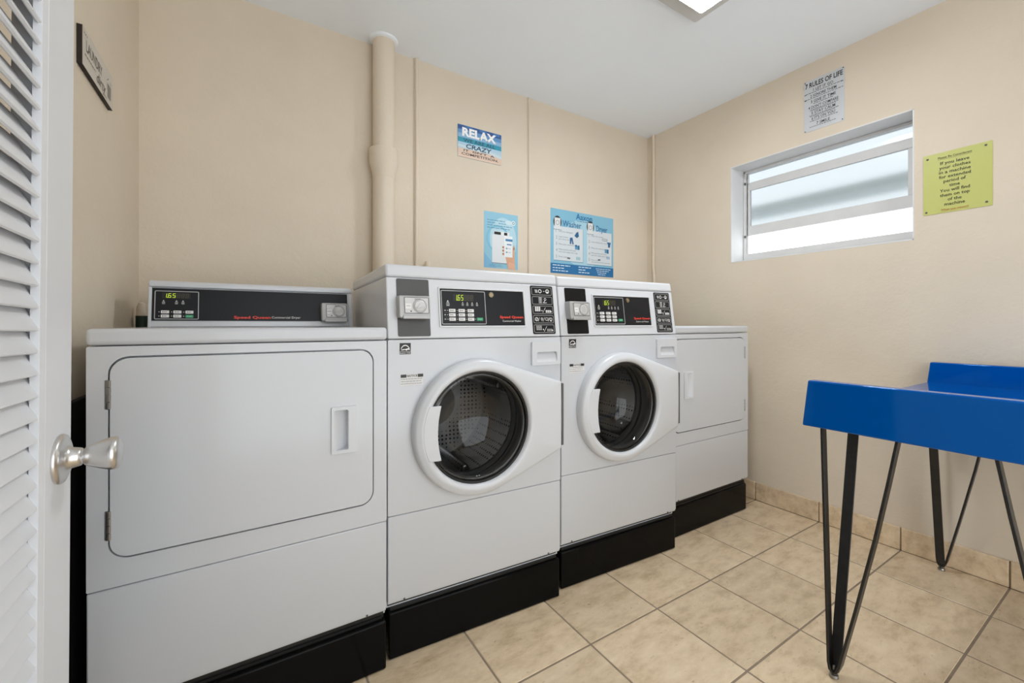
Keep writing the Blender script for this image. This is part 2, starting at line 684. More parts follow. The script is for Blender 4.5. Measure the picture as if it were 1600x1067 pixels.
# tile skirting along the right wall, its joints on the floor's joints
bb = finish('baseboard_right', box(B(), XR - 0.006, XR + 0.01, YF + 0.01, YB - 0.01, 0.0, 0.104), M_GROUT)
struct(bb, 'beige tile skirting along the right wall')
for j in range(-3, 8):
    y1 = min(TY0 - (j - 1) * TP - 0.0025, YB - 0.002)
    y0 = max(TY0 - j * TP + 0.0025, YF + 0.002)
    if y1 - y0 < 0.03:
        continue
    o = finish('tile', box(B(), -0.012, 0, 0, y1 - y0, 0.0, 0.108 + random.uniform(-0.002, 0.002)), M_TILE, bb, bevel=0.003)
    o.location = (XR, y0, 0.0)

# ------------------------------------------------------------------ window
win = bpy.data.objects.new('window_1', None)
col.objects.link(win)
win.location = (XR, (WIN_Y0 + WIN_Y1) / 2, WIN_Z0)
struct(win, 'white awning window with frosted panes, high in the right wall')


def wpart(name, bm, m, par=None, **k):
    o = finish(name, bm, m, None, **k)
    p = par or win
    o.parent = p
    o.matrix_parent_inverse = Matrix.Translation(win.location).inverted() if p is win else Matrix.Identity(4)
    return o


# lining of the opening
bm = B()
lt = 0.004
box(bm, XR - 0.001, WIN_X + 0.05, WIN_Y1 - lt, WIN_Y1 + 0.001, WIN_Z0, WIN_Z1)
box(bm, XR - 0.001, WIN_X + 0.05, WIN_Y0 - 0.001, WIN_Y0 + lt, WIN_Z0, WIN_Z1)
box(bm, XR - 0.001, WIN_X + 0.05, WIN_Y0, WIN_Y1, WIN_Z1 - lt, WIN_Z1 + 0.001)
box(bm, XR - 0.001, WIN_X + 0.05, WIN_Y0, WIN_Y1, WIN_Z0 - 0.001, WIN_Z0 + lt)
wpart('reveal', bm, M_REVEAL)
# fixed outer frame
FY0, FY1, FZ0, FZ1 = WIN_Y0 + 0.006, WIN_Y1 - 0.006, WIN_Z0 + 0.005, WIN_Z1 - 0.005
bm = B()
box(bm, WIN_X, WIN_X + 0.045, FY1 - 0.013, FY1, FZ0, FZ1)
box(bm, WIN_X, WIN_X + 0.045, FY0, FY0 + 0.013, FZ0, FZ1)
box(bm, WIN_X, WIN_X + 0.045, FY0, FY1, FZ1 - 0.014, FZ1)
box(bm, WIN_X, WIN_X + 0.045, FY0, FY1, FZ0, FZ0 + 0.058)
box(bm, WIN_X - 0.012, WIN_X, FY0, FY1, FZ0, FZ0 + 0.020)
box(bm, WIN_X + 0.012, WIN_X + 0.024, FY1 - 0.024, FY1 - 0.013, FZ0 + 0.058, FZ1 - 0.014)
wpart('frame', bm, M_ALU, bevel=0.002)
for z in (1.985, 1.640):
    b_ = B()
    box(b_, WIN_X - 0.006, WIN_X + 0.004, FY1 - 0.016, FY1 - 0.007, z - 0.012, z + 0.002)
    wpart('pivot_clip', b_, M_GREYRUB)


def sash(za, zb, top_h, bot_h, side, near, tilt, pane_mat):
    """a sash of rails, stiles and a frosted pane, swung outwards at its foot"""
    y0, y1 = FY0 + 0.015, FY1 - 0.015
    e = bpy.data.objects.new('sash', None)
    col.objects.link(e)
    e.parent = win
    e.matrix_parent_inverse = Matrix.Translation(win.location).inverted()
    e.location = (WIN_X + 0.012, 0, zb)
    e.rotation_euler = (0, -tilt, 0)
    L = zb - za
    for nm, a in (('rail', (0, 0.022, y0, y1, -top_h, 0)), ('rail', (0, 0.022, y0, y1, -L, -L + bot_h)),
                  ('stile', (0, 0.022, y1 - side, y1, -L + bot_h, -top_h)), ('stile', (0, 0.022, y0, y0 + near, -L + bot_h, -top_h))):
        if a[5] - a[4] > 0.004:
            o = finish(nm, box(B(), *a), M_ALU, e, bevel=0.0015)
    finish('pane', box(B(), 0.009, 0.014, y0 + near - 0.004, y1 - side + 0.004, -L + bot_h - 0.004, -top_h + 0.004), pane_mat, e, smooth=0)


sash(1.978, 2.053, 0.004, 0.002, 0.006, 0.006, 0.0, M_FROST_TOP)
sash(1.641, 1.985, 0.050, 0.062, 0.020, 0.038, 0.0, M_FROST)
# dark fascia of the building across the yard, a grey band through the frosted pane
o = finish('neighbour_fascia', box(B(), 4.2, 4.5, -4, 7, 2.145, 2.215), mat('grey_fascia_paint', (0.46, 0.50, 0.50, 1), 0.8), bevel=0.01)
tag(o, 'grey roof edge of the neighbouring building, blurred behind the frosted pane', 'fascia')

# ------------------------------------------------------------------ louvered door, standing open along the left wall
DOOR_X, DOOR_T = -0.224, 0.034
door = bpy.data.objects.new('door_1', None)
col.objects.link(door)
door.location = (DOOR_X, 0.8806, 1.0672)
door.rotation_euler = (math.radians(-1.25), 0, 0)
struct(door, 'white louvered wooden door standing open at the left edge')
ZB, ZT, WD = -1.045, 0.965, 0.76                # local: y runs from the far edge (0) back towards the hinge (-WD)
bm = box(B(), -DOOR_T, 0, -0.098, 0, ZB, ZT)
finish('stile', bm, M_DOORW, door, bevel=0.003)
bm = box(B(), -DOOR_T, 0, -WD, -WD + 0.098, ZB, ZT)
finish('stile', bm, M_DOORW, door, bevel=0.003)
for z0, z1 in ((ZB, ZB + 0.20), (ZT - 0.11, ZT)):
    finish('rail', box(B(), -DOOR_T + 0.001, -0.001, -WD + 0.098, -0.098, z0, z1), M_DOORW, door, bevel=0.002)
# beads round the louver opening
for y0, y1 in ((-0.112, -0.098), (-WD + 0.098, -WD + 0.112)):
    bm = B()
    slab(bm, [(-0.001, y0), (-0.006, y0), (-0.010, y0 if y0 < -0.3 else y0), (-0.010, y1), (0.0, y1)],
         lambda a, b, d: (a, b, d), ZB + 0.20, ZT - 0.11)
    finish('bead', bm, M_DOORW, door)
pitch = 0.0283
slat_me = None
z = ZB + 0.215
while z < ZT - 0.12:
    if slat_me is None:
        bm = B()
        t = math.radians(60)                      # front edge low, back edge high
        c_, s_ = math.cos(t), math.sin(t)
        prof = []
        for q, r_ in ((0.0, -0.0028), (0.0022, -0.0016), (0.0022, 0.0014), (0.0, 0.0028), (-0.048, 0.0032), (-0.048, -0.0032)):
            prof.append((-0.0045 + q * c_ + r_ * s_, -q * s_ + r_ * c_))
        slab(bm, prof, lambda a, b, d: (a, d, b), -WD + 0.105, -0.105)
        o = finish('slat', bm, M_DOORW, door)
        slat_me = o.data
    else:
        o = bpy.data.objects.new('slat', slat_me)
        col.objects.link(o)
        o.parent = door
    o.location = (0, 0, z)
    z += pitch
# knob
kn = bpy.data.objects.new('knob', None)
kx = lambda a, b, d: (d, a, b)
bm = B()
lathe(bm, [(0.0, 0.0), (0.034, 0.0), (0.0345, 0.002), (0.033, 0.005), (0.027, 0.0075), (0.019, 0.009), (0.0145, 0.013), (0.013, 0.020), (0.0122, 0.0225),
           (0.0105, 0.0235), (0.0105, 0.0255), (0.0125, 0.027), (0.0160, 0.034), (0.0205, 0.045), (0.0235, 0.054), (0.0240, 0.058), (0.0225, 0.062), (0.017, 0.0645), (0.0, 0.0655)],
      kx, 40)
o = finish('knob', bm, M_NICKEL, door, smooth=50)
o.location = (0, -0.047, -0.190)
o['label'] = 'satin nickel tulip knob'
# jamb the door hangs from
jm = finish('trim_1', box(B(), XL, -0.20, 0.03, 0.115, 0.0, 2.06), M_DOORW, bevel=0.003)
struct(jm, 'white door jamb beside the louvered door')

# ================================================================== pipes on the walls
PX, PY = 0.586, 2.140
t = thing('drain_pipe', 'thick beige painted drain pipe with a bell joint on the back wall', 'pipe', (PX, PY, 0))
fz = lambda a, b, d: (a, b, d)
finish('pipe', lathe(B(), [(0.0, 0.6), (0.0535, 0.6), (0.0535, 2.497), (0.0, 2.497)], fz, 40), M_WALL, t)
finish('bell_joint', lathe(B(), [(0.05, 1.80), (0.0545, 1.80), (0.058, 1.83), (0.068, 1.865), (0.071, 1.88), (0.071, 1.935), (0.069, 1.945), (0.05, 1.946)], fz, 40), M_WALL, t)
finish('ceiling_collar', lathe(B(), [(0.052, 2.488), (0.066, 2.492), (0.070, 2.50), (0.0, 2.50)], fz, 40), M_CEIL, t)

for nm, x, r, lab in (('conduit', 0.7755, 0.0105, 'thin beige conduit next to the thick drain pipe'),
                      ('conduit', 1.5150, 0.0065, 'thinnest beige conduit between the two blue posters')):
    bm = B()
    y = YB - r * 0.75
    tube(bm, [(x, y, 0.9), (x, y, 1.6), (x + 0.002, y, 2.0), (x, y, ZC)], r, 12)
    box(bm, x - r * 1.3, x + r * 1.3, YB - r * 0.5, YB, 0.9, ZC)
    tag(finish(nm, bm, M_WALL), lab, 'pipe', 'thin conduits on the walls')
bm = B()
ycon = 2.135
tube(bm, [(XR - 0.010, ycon - 0.008, 1.2), (XR - 0.010, ycon - 0.006, 1.42), (XR - 0.010, ycon + 0.001, 1.50), (XR - 0.010, ycon, 1.7), (XR - 0.010, ycon, ZC)], 0.0105, 12)
tag(finish('conduit', bm, M_WALL), 'thin beige conduit in the corner of the right wall', 'pipe', 'thin conduits on the walls')
bm = B()
lathe(bm, [(0.0, 0.0), (0.016, 0.0), (0.017, 0.006), (0.016, 0.05), (0.0, 0.05)], lambda a, b, d: (a, b, d + 1.355), 20)
box(bm, -0.012, 0.012, -0.004, 0.06, 1.355, 1.39)
tag(finish('pipe_stub', bm, M_WALL, loc=(0.83, 2.165, 0)), 'small beige pipe stub just above the nearer washer', 'pipe')
# capped stub in the left corner
t = thing('hose_stub', 'small cream and dark green stub behind the left dryer panel', 'pipe', (-0.341, 2.085, 1.0))
finish('lower_sleeve', lathe(B(), [(0.0, -0.35), (0.019, -0.35), (0.019, 0.098), (0.0, 0.098)], fz, 20), M_GREEN, t)
finish('cap', lathe(B(), [(0.0, 0.098), (0.0175, 0.098), (0.0165, 0.13), (0.011, 0.146), (0.0, 0.15)], fz, 20), M_CREAM, t)

# black board between wall and dryer
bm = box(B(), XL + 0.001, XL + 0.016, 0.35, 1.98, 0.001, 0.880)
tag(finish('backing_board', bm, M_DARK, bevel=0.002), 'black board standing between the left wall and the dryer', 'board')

# ================================================================== machines
HL = 0.14                                        # lean of the control heads
SB = 0.0005


def seam_panel(bm, W, z0, z1):
    """lower front panel, folded back along its foot"""
    prof = [(0.0, z1), (0.0, z0 + 0.014), (0.006, z0), (0.022, z0), (0.022, z1)]
    slab(bm, prof, lambda a, b, d: (d, a, b), 0.0015, W - 0.0015)
    return bm


def screw(parent, x, z, y=0.0, r=0.004):
    o = finish('screw', lathe(B(), [(0.0, 0.003), (r, 0.003), (r * 0.8, -0.0015), (0, -0.002)], lambda a, b, d: (x + a, y + d, z + b), 12), M_GREYRUB, parent)
    return o


def coin_unit(root, x0, x1, z0, z1, fn, depth):
    """cast coin slide: body, framed faceplate, rotary dial, price card"""
    wd, hg = x1 - x0, z1 - z0
    bm = slab(B(), rrect(x0, x1, z0, z1, 0.006, 3), fn, -0.002, depth)
    body = finish('coin_slide', bm, M_CAST, root, bevel=0.004, seg=3)
    body['label'] = 'grey cast metal coin slide'
    ax0, ax1, az0, az1 = x0 + wd * 0.17, x1 - wd * 0.05, z0 + hg * 0.20, z1 - hg * 0.07
    finish('faceplate', slab(B(), rrect(ax0, ax1, az0, az1, 0.003, 3), fn, depth - 0.001, depth + 0.0015), M_CASTL, body, bevel=0.0008)
    p = Print(lambda a, b, d: fn(a, b, depth + 0.0016 + d))
    p.frame(ax0, ax1, az0, az1, 0.0018, '#565656', 1)
    cw, ch = ax1 - ax0, az1 - az0
    p.rect(ax0 + cw * 0.04, ax0 + cw * 0.28, az0 + ch * 0.28, az0 + ch * 0.62, '#e6e6e6', 1)
    p.rect(ax0 + cw * 0.08, ax0 + cw * 0.24, az0 + ch * 0.44, az0 + ch * 0.47, '#8c8c8c', 2)
    p.rect(ax0 + cw * 0.42, ax0 + cw * 0.66, az0 + ch * 0.84, az0 + ch * 0.92, '#9a9a9a', 1)
    p.disc(ax0 + cw * 0.26, az0 + ch * 0.13, cw * 0.03, '#3a3a3a', 1, 10)
    p.build('markings', body)
    p = Print(lambda a, b, d: fn(a, b, depth + 0.0018 + d))
    p.ring(ax0 + cw * 0.62, az0 + ch * 0.46, min(cw, ch) * 0.43, 0.0016, '#7a7a7a', 1, 24)
    p.build('dial_mark', body)
    dcx, dcz, dr = ax0 + cw * 0.62, az0 + ch * 0.46, min(cw, ch) * 0.36
    bm = lathe(B(), [(0, depth + 0.001), (dr, depth + 0.001), (dr, depth + 0.003), (dr * 0.86, depth + 0.0045), (dr * 0.6, depth + 0.0035), (0, depth + 0.0035)],
               lambda a, b, d: fn(dcx + a, dcz + b, d), 24)
    slab(bm, [(dcx - dr * 0.6, dcz - dr * 0.35), (dcx + dr * 0.5, dcz - dr * 0.1), (dcx + dr * 0.75, dcz + dr * 0.25), (dcx + dr * 0.1, dcz + dr * 0.5)], fn, depth + 0.003, depth + 0.006)
    finish('dial', bm, M_CASTL, body)
    finish('lip', slab(B(), rrect(x0 + wd * 0.12, x1 - wd * 0.02, z0 - 0.003, z0 + hg * 0.13, 0.002, 2), fn, 0.0, depth + 0.003), M_CAST, body, bevel=0.0015)
    return body


def keypad(root, panel, fn, kx0, kx1, kz0, kz1, disp, icons, btns, green, bw, bh):
    """outlined keypad area: display with the price, indicator icons, buttons"""
    p = Print(fn)
    p.frame(kx0, kx1, kz0, kz1, 0.0022, '#b9bbbd', 1, 0.004)
    dx0, dx1, dz0, dz1 = disp
    p.rect(dx0 - 0.003, dx1 + 0.003, dz0 - 0.003, dz1 + 0.003, '#14140f', 1)
    n, h = 6, dz1 - dz0
    cw = (dx1 - dx0) / n
    green_m = mat('led_green', hexc('#b9d23a'), 0.5, emit=hexc('#b4d22e'), estr=0.9)
    for i in range(n):
        x = dx0 + i * cw + cw * 0.14
        if i < 3:
            p.seg7('165'[i], x, dz0, cw * 0.56, h, green_m, 3)
            if i == 0:
                p.disc(x + cw * 0.78, dz0, cw * 0.11, green_m, 3, 8)
        else:
            p.seg7('8', x, dz0, cw * 0.56, h, '#4a4434', 3)
    for x, z, sc in icons:
        p.disc(x, z + 0.008 * sc, 0.0016 * sc, '#d8d8d8', 2, 8)
        for k, wv in enumerate((0.0042, 0.0058, 0.0050)):
            p.rect(x - wv * sc * 0.75, x + wv * sc * 0.75, z + (0.0040 - 0.0036 * k) * sc, z + (0.0058 - 0.0036 * k) * sc, '#b9b9b9', 2)
    for x, z in btns:
        p.disc(x - bw * 0.72, z, 0.0015, '#cfcfcf', 2, 8)
    p.disc(green[0] - bw * 0.72, green[1], 0.0015, '#cfcfcf', 2, 8)
    p.build('print', panel)
    white = mat('button_white', hexc('#e2e2e2'), 0.4)
    grn = mat('button_green', hexc('#2f9c6c'), 0.4)
    for x, z in btns + [green]:
        g = (x, z) == green
        o = finish('button', slab(B(), rrect(x - bw / 2, x + bw / 2, z - bh / 2, z + bh / 2, 0.0015, 2), fn, 0.0, 0.0012), grn if g else white, panel)
        if g:
            o['label'] = 'green start button'
        pp = Print(lambda a, b, d: fn(a, b, 0.0013 + d))
        if not g:
            ln = random.uniform(0.55, 0.8)
            pp.rect(x - bw * 0.32, x - bw * 0.2, z - bh * 0.22, z + bh * 0.25, '#777777', 1)
            pp.rect(x - bw * 0.14, x - bw * 0.14 + bw * 0.5 * ln, z - bh * 0.12, z + bh * 0.12, '#8a8a8a', 1)
        else:
            pp.text('START', x, z - bh * 0.2, bh * 0.4, '#bfe8d4', 1, 'c', bw * 0.7)
        pp.build('print', o).parent = panel


def symbol_panel(root, fn, x0, x1, z0, z1):
    o = finish('symbol_panel', slab(B(), rrect(x0, x1, z0, z1, 0.006, 3), fn, 0.0, 0.0012), M_PANEL, root)
    o['label'] = 'black panel with five framed white symbols'
    p = Print(lambda a, b, d: fn(a, b, 0.0013 + d))
    n = 5
    g = 0.0055
    hh = (z1 - z0 - g * (n + 1)) / n
    W_, G_ = '#e8e8e8', '#a8a8a8'
    for i in range(n):
        b = z1 - g - (i + 1) * hh - i * g
        p.frame(x0 + g, x1 - g, b, b + hh, 0.0016, G_, 1, 0.005)
        cx, cz = (x0 + x1) / 2, b + hh / 2
        u = hh
        if i == 0:                               # garment, washer, washer
            p.poly([(cx - 0.032, cz + u * 0.2), (cx - 0.020, cz + u * 0.2), (cx - 0.018, cz - u * 0.2), (cx - 0.030, cz - u * 0.22)], G_, 2)
            p.ring(cx - 0.008, cz, u * 0.25, u * 0.09, W_, 2)
            p.rect(cx + 0.007, cx + 0.013, cz - 0.001, cz + 0.001, W_, 2)
            p.ring(cx + 0.026, cz, u * 0.27, u * 0.1, W_, 2)
            p.disc(cx + 0.026, cz - u * 0.1, u * 0.1, W_, 2, 8)
        elif i == 1:                             # bill and hand
            for a in range(4):
                p.rect(cx - 0.014, cx - 0.004, cz + u * (0.26 - 0.18 * a), cz + u * (0.34 - 0.18 * a), W_, 2)
            p.frame(cx - 0.017, cx - 0.001, cz - u * 0.38, cz + u * 0.4, 0.0012, G_, 2)
            p.ring(cx + 0.013, cz + u * 0.15, u * 0.17, u * 0.06, W_, 2)
            p.line(cx + 0.012, cz, cx + 0.004, cz - u * 0.3, 0.002, W_, 2)
            p.line(cx + 0.004, cz - u * 0.3, cx + 0.020, cz - u * 0.26, 0.002, W_, 2)
        elif i in (2, 4):                        # keypads with a slash
            k1, k2 = (W_, W_) if i == 2 else (G_, G_)
            for a in range(3):
                for c2 in range(3):
                    p.rect(cx - 0.036 + a * 0.0085, cx - 0.029 + a * 0.0085, cz + u * (0.22 - 0.2 * c2), cz + u * (0.38 - 0.2 * c2), k1, 2)
            p.disc(cx - 0.005, cz - u * 0.1, 0.0026, W_, 2, 8)
            p.line(cx - 0.002, cz - u * 0.36, cx + 0.012, cz + u * 0.3, 0.0014, W_, 2)
            for a in range(3):
                for c2 in range(2):
                    p.rect(cx + 0.012 + a * 0.0085, cx + 0.019 + a * 0.0085, cz - u * (0.16 + 0.17 * c2), cz - u * (0.03 + 0.17 * c2), k2, 2)
            p.disc(cx + 0.037, cz - u * 0.22, 0.0028, W_, 2, 8)
        else:                                    # four small signs between slashes
            p.ring(cx - 0.032, cz, u * 0.24, u * 0.08, W_, 2)
            p.line(cx - 0.036, cz - u * 0.16, cx - 0.028, cz + u * 0.16, 0.0016, W_, 2)
            p.ring(cx - 0.008, cz + u * 0.05, u * 0.15, u * 0.06, W_, 2)
            p.rect(cx - 0.009, cx - 0.007, cz - u * 0.26, cz - u * 0.08, W_, 2)
            p.frame(cx + 0.008, cx + 0.020, cz - u * 0.16, cz + u * 0.2, 0.0016, W_, 2)
            p.ring(cx + 0.033, cz, u * 0.2, u * 0.07, W_, 2)
            p.rect(cx + 0.029, cx + 0.037, cz - u * 0.27, cz - u * 0.2, W_, 2)
            for sx in (-0.022, 0.001, 0.023):
                p.line(cx + sx - 0.003, cz - u * 0.28, cx + sx + 0.003, cz + u * 0.24, 0.0014, W_, 2)
    p.build('print', o)


def convex(points):
    pts = sorted(set(points))

    def half(seq):
        h = []
        for q in seq:
            while len(h) > 1 and (h[-1][0] - h[-2][0]) * (q[1] - h[-2][1]) - (h[-1][1] - h[-2][1]) * (q[0] - h[-2][0]) <= 0:
                h.pop()
            h.append(q)
        return h
    a, b = half(pts), half(pts[::-1])
    return a[:-1] + b[:-1]


def hull_radius(hull, th):
    dx, dy = math.cos(th), math.sin(th)
    best = 0
    for i in range(len(hull)):
        (x1, y1), (x2, y2) = hull[i], hull[(i + 1) % len(hull)]
        ex, ey = x2 - x1, y2 - y1
        den = dx * ey - dy * ex
        if abs(den) < 1e-12:
            continue
        tt = (x1 * ey - y1 * ex) / den
        s = (x1 * dy - y1 * dx) / den
        if tt > 0 and -1e-6 <= s <= 1 + 1e-6:
            best = max(best, tt)
    return best


def washer(label, A, Bp, plate_mat, drum_turn):
    W = 0.668
    rz = math.atan2(Bp[1] - A[1], Bp[0] - A[0])
    root = thing('washing_machine', label, 'washing machine', (A[0], A[1], 0), rz, 'front-loading washers')
    ZS, ZM, ZB_ = 1.0175, 0.457, 0.1765
    flat = lambda a, b, d: (a, -d, b)
    head = lambda a, b, d: (a, HL * (b - 1.0195) - d, b)
    CX, CZ, R = 0.309, 0.7125, 0.233
    # cabinet shell, open behind the front panels
    bm = B()
    box(bm, 0.0, 0.004, 0.0235, 0.70, 0.158, ZS)
    box(bm, W - 0.004, W, 0.0235, 0.70, 0.158, ZS)
    box(bm, 0.004, W - 0.004, 0.694, 0.70, 0.158, ZS)
    box(bm, 0.004, W - 0.004, 0.0235, 0.694, 0.158, 0.162)
    box(bm, 0.004, W - 0.004, 0.0235, 0.694, ZS - 0.004, ZS)
    finish('cabinet', bm, M_ENAMEL, root, smooth=0)
    bm = box(B(), 0.012, W - 0.012, 0.014, 0.69, 0.150, 0.1575)
    box(bm, 0.006, W - 0.006, 0.024, 0.030, 0.150, 0.180)
    finish('base_frame', bm, M_RUBBER, root, smooth=0)
    bm = plate(B(), rrect(0.0012, W - 0.0012, ZM + 0.0012, ZS - 0.0012, 0.004, 3), [circ(CX, CZ, 0.203, 64), rrect(0.5520, 0.6450, 0.9230, 0.9615, 0.007, 4)], flat, -0.022, 0.0)
    finish('front_panel', bm, M_ENAMEL, root, bevel=0.0022, smooth=30)
    lp = finish('lower_panel', seam_panel(B(), W, ZB_, ZM - 0.0012), M_ENAMEL, root, bevel=0.003)
    screw(lp, 0.054, ZB_ + 0.0075, 0.0022)
    screw(lp, 0.612, ZB_ + 0.0075, 0.0022)
    # control head and lid
    prof = [(0.0, 1.0195), (HL * 0.2, 1.2195), (0.70, 1.2195), (0.70, 1.0195)]
    finish('control_head', slab(B(), prof, lambda a, b, d: (d, a, b), 0.001, W - 0.001), M_PLASTIC, root, bevel=0.004, seg=3)
    prof = [(HL * 0.2 - 0.003, 1.2203), (HL * 0.24 - 0.001, 1.2625), (0.70, 1.2625), (0.70, 1.2203)]
    finish('lid', slab(B(), prof, lambda a, b, d: (d, a, b), -0.0005, W + 0.0005), M_PLASTIC, root, bevel=0.009, seg=4)
    cp = finish('coin_plate', slab(B(), rrect(0.0335, 0.1417, 1.0268, 1.2155, 0.005, 3), head, 0.0, 0.0015), plate_mat, root)
    coin_unit(root, 0.031, 0.134, 1.0865, 1.1585, head, 0.033)
    bm = plate(B(), rrect(0.1735, 0.5145, 1.0560, 1.1945, 0.004, 3), [rrect(0.1795, 0.5085, 1.0612, 1.1882, 0.002, 3)], head, -0.001, 0.0035)
    finish('panel_bezel', bm, M_PLASTIC, root, bevel=0.0012)
    pn = finish('control_panel', slab(B(), rrect(0.1785, 0.5095, 1.0602, 1.1892, 0.002, 2), head, 0.0, 0.001), M_PANEL, root)
    hp = lambda a, b, d: head(a, b, 0.0011 + d)
    cols, rows = (0.2215, 0.2565, 0.2905), (1.1135, 1.0985, 1.0835)
    keypad(root, pn, hp, 0.1835, 0.3495, 1.0660, 1.1830, (0.231, 0.302, 1.1495, 1.1675),
           [(0.207, 1.134, 1.5), (0.2615, 1.134, 1.0), (0.279, 1.134, 1.0), (0.2975, 1.134, 1.0), (0.316, 1.134, 1.0)],
           [(x, z) for z in rows for x in cols], (0.3245, 1.0840), 0.0235, 0.0108)
    p = Print(hp)
    p.text('Speed Queen', 0.4045, 1.0885, 0.0085, '#e8402f', 2, 'l', 0.0985, bold=0.028)
    p.build('brand_lettering', pn)
    p = Print(hp)
    p.text('Commercial Washer', 0.4150, 1.0750, 0.0066, '#e6e6e6', 2, 'l', 0.0785)
    p.build('model_lettering', pn)
    p = Print(hp)
    for k, z in enumerate(rows):
        p.rect(0.1925, 0.1985, z - 0.0018, z + 0.0018, '#a5a5a5', 2)
        if k:
            p.rect(0.193, 0.302, z + 0.0070, z + 0.0076, '#6d6d6d', 2)
    p.build('keypad_rules', pn)
    finish('key_lock', lathe(B(), [(0, 0.008), (0.0055, 0.008), (0.006, 0.0065), (0.0092, 0.0060), (0.0095, 0.001), (0, 0.001)],
                             lambda a, b, d: head(0.3735 + a, 1.1725 + b, d), 20), M_BRASS, root)
    p = Print(lambda a, b, d: head(a, b, 0.0082 + d))
    p.rect(0.3725, 0.3745, 1.1690, 1.1760, '#2a241c', 1)
    p.build('key_slot', root)
    p = Print(lambda a, b, d: head(a, b, 0.0064 + d))
    p.ring(0.3735, 1.1725, 0.0080, 0.0016, '#4a4030', 1, 16)
    p.build('key_ring_mark', root)
    symbol_panel(root, head, 0.5425, 0.6455, 1.0285, 1.2145)
    # dispenser pull, upper right
    bm = plate(B(), rrect(0.531, 0.661, 0.911, 1.000, 0.006, 4), [rrect(0.5525, 0.6445, 0.9235, 0.9610, 0.007, 4)], flat, -0.001, 0.010)
    dp = finish('dispenser_pull', bm, M_PLASTIC, root, bevel=0.0035, seg=3)
    bm = slab(B(), [(0.0085, 0.9225), (0.0070, 0.930), (0.001, 0.9470), (-0.006, 0.9570), (-0.0100, 0.9640), (-0.0215, 0.9640), (-0.0215, 0.9225)], lambda a, b, d: (d, -a, b), 0.5515, 0.6455)
    finish('scoop', bm, M_PLASTIC, dp)
    # stickers
    p = Print(flat, 0.0003)
    p.rect(0.0375, 0.0750, 0.9690, 1.0065, '#f2f2f2', 1)
    p.rect(0.0380, 0.0745, 0.9790, 1.0060, '#151515', 2)
    arc = [(0.0562 + 0.0150 * math.cos(t_), 0.9815 + 0.0185 * math.sin(t_)) for t_ in [math.radians(160 - 14 * i) for i in range(11)]]
    arc2 = [(0.0562 + 0.0132 * math.cos(t_), 0.9800 + 0.0170 * math.sin(t_)) for t_ in [math.radians(160 - 14 * i) for i in range(11)]]
    p.poly(arc + arc2[::-1], '#f2f2f2', 3)
    p.poly([(0.0410, 0.9830), (0.0500, 0.9865), (0.0560, 0.9865), (0.0640, 0.9885), (0.0720, 0.9905), (0.0690, 0.9868), (0.0730, 0.9830), (0.0640, 0.9845),
            (0.0600, 0.9808), (0.0570, 0.9840), (0.0470, 0.9825)], '#f2f2f2', 3)
    p.rect(0.0380, 0.0745, 0.9695, 0.9780, '#151515', 2)
    p.text('ENERGY STAR', 0.0562, 0.9715, 0.0042, '#f2f2f2', 3, 'c', 0.034)
    s_ = p.build('energy_sticker', root)
    s_['label'] = 'small black and white energy efficiency sticker'
    p = Print(flat, 0.0003)
    p.rect(0.0415, 0.1155, 0.8685, 0.9045, '#dedede', 1)
    p.rect(0.0415, 0.1155, 0.8945, 0.9045, '#2b2b2b', 2)
    p.rect(0.0600, 0.0970, 0.8945, 0.9045, '#e4e4e4', 3)
    p.text('NOTICE', 0.0785, 0.8962, 0.0066, '#1c1c1c', 4, 'c', 0.034, bold=0.03)
    for k in range(3):
        x = 0.0430
        while x < 0.108:
            l_ = random.uniform(0.004, 0.010)
            p.rect(x, min(x + l_, 0.1140), 0.8885 - k * 0.0075, 0.8905 - k * 0.0075, '#8f8f8f', 2)
            x += l_ + 0.0018
    s_ = p.build('notice_sticker', root)
    s_['label'] = 'small white notice sticker with a black heading'

    # porthole door: a ring that runs out into a flat wing at the hinge side
    XW, WZ0, WZ1 = 0.656 - CX, 0.590 - CZ, 0.846 - CZ
    hull = convex([(round(R * math.cos(2 * PI * i / 180), 6), round(R * math.sin(2 * PI * i / 180), 6)) for i in range(180)] + [(XW, WZ0), (XW, WZ1)])
    angs = sorted(set([2 * PI * i / 120 for i in range(120)] + [math.atan2(WZ0, XW) % (2 * PI), math.atan2(WZ1, XW) % (2 * PI)]))
    bm = B()
    spec = []
    for off, d in ((0.0, 0.0005), (0.0, 0.026), (0.0025, 0.034), (0.009, 0.0395), (0.018, 0.0425)):
        ring_ = []
        for a in angs:
            rr = hull_radius(hull, a)
            k = max(0.0, (rr - R) / (math.hypot(XW, WZ1) - R))
            ring_.append(((rr - off) * math.cos(a), (rr - off) * math.sin(a), d * (1 - 0.30 * k)))
        spec.append(ring_)
    for r_, d in ((0.2120, 0.0445), (0.2030, 0.0448), (0.1975, 0.0425), (0.1935, 0.036), (0.1910, 0.028), (0.1900, 0.005), (0.2015, 0.0005)):
        spec.append([(r_ * math.cos(a), r_ * math.sin(a), d) for a in angs])
    rows_ = [[bm.verts.new(flat(CX + x, CZ + y_, d)) for x, y_, d in ring_] for ring_ in spec]
    for A_, C_ in zip(rows_, rows_[1:]):
        for i in range(len(angs)):
            j = (i + 1) % len(angs)
            bm.faces.new((A_[i], A_[j], C_[j], C_[i]))
    dr = finish('porthole_door', bm, M_PLASTIC, root, smooth=40)
    # hand grip over the left of the glass
    pts = []
    for i in range(9):
        a = math.radians(154.7 + 50.6 * i / 8)
        pts.append((CX + 0.207 * math.cos(a), CZ + 0.207 * math.sin(a)))
    for i in range(9):
        zz = -0.0885 + 0.177 * i / 8
        pts.append((CX - 0.1585 + 0.012 * (zz / 0.0885) ** 2, CZ + zz))
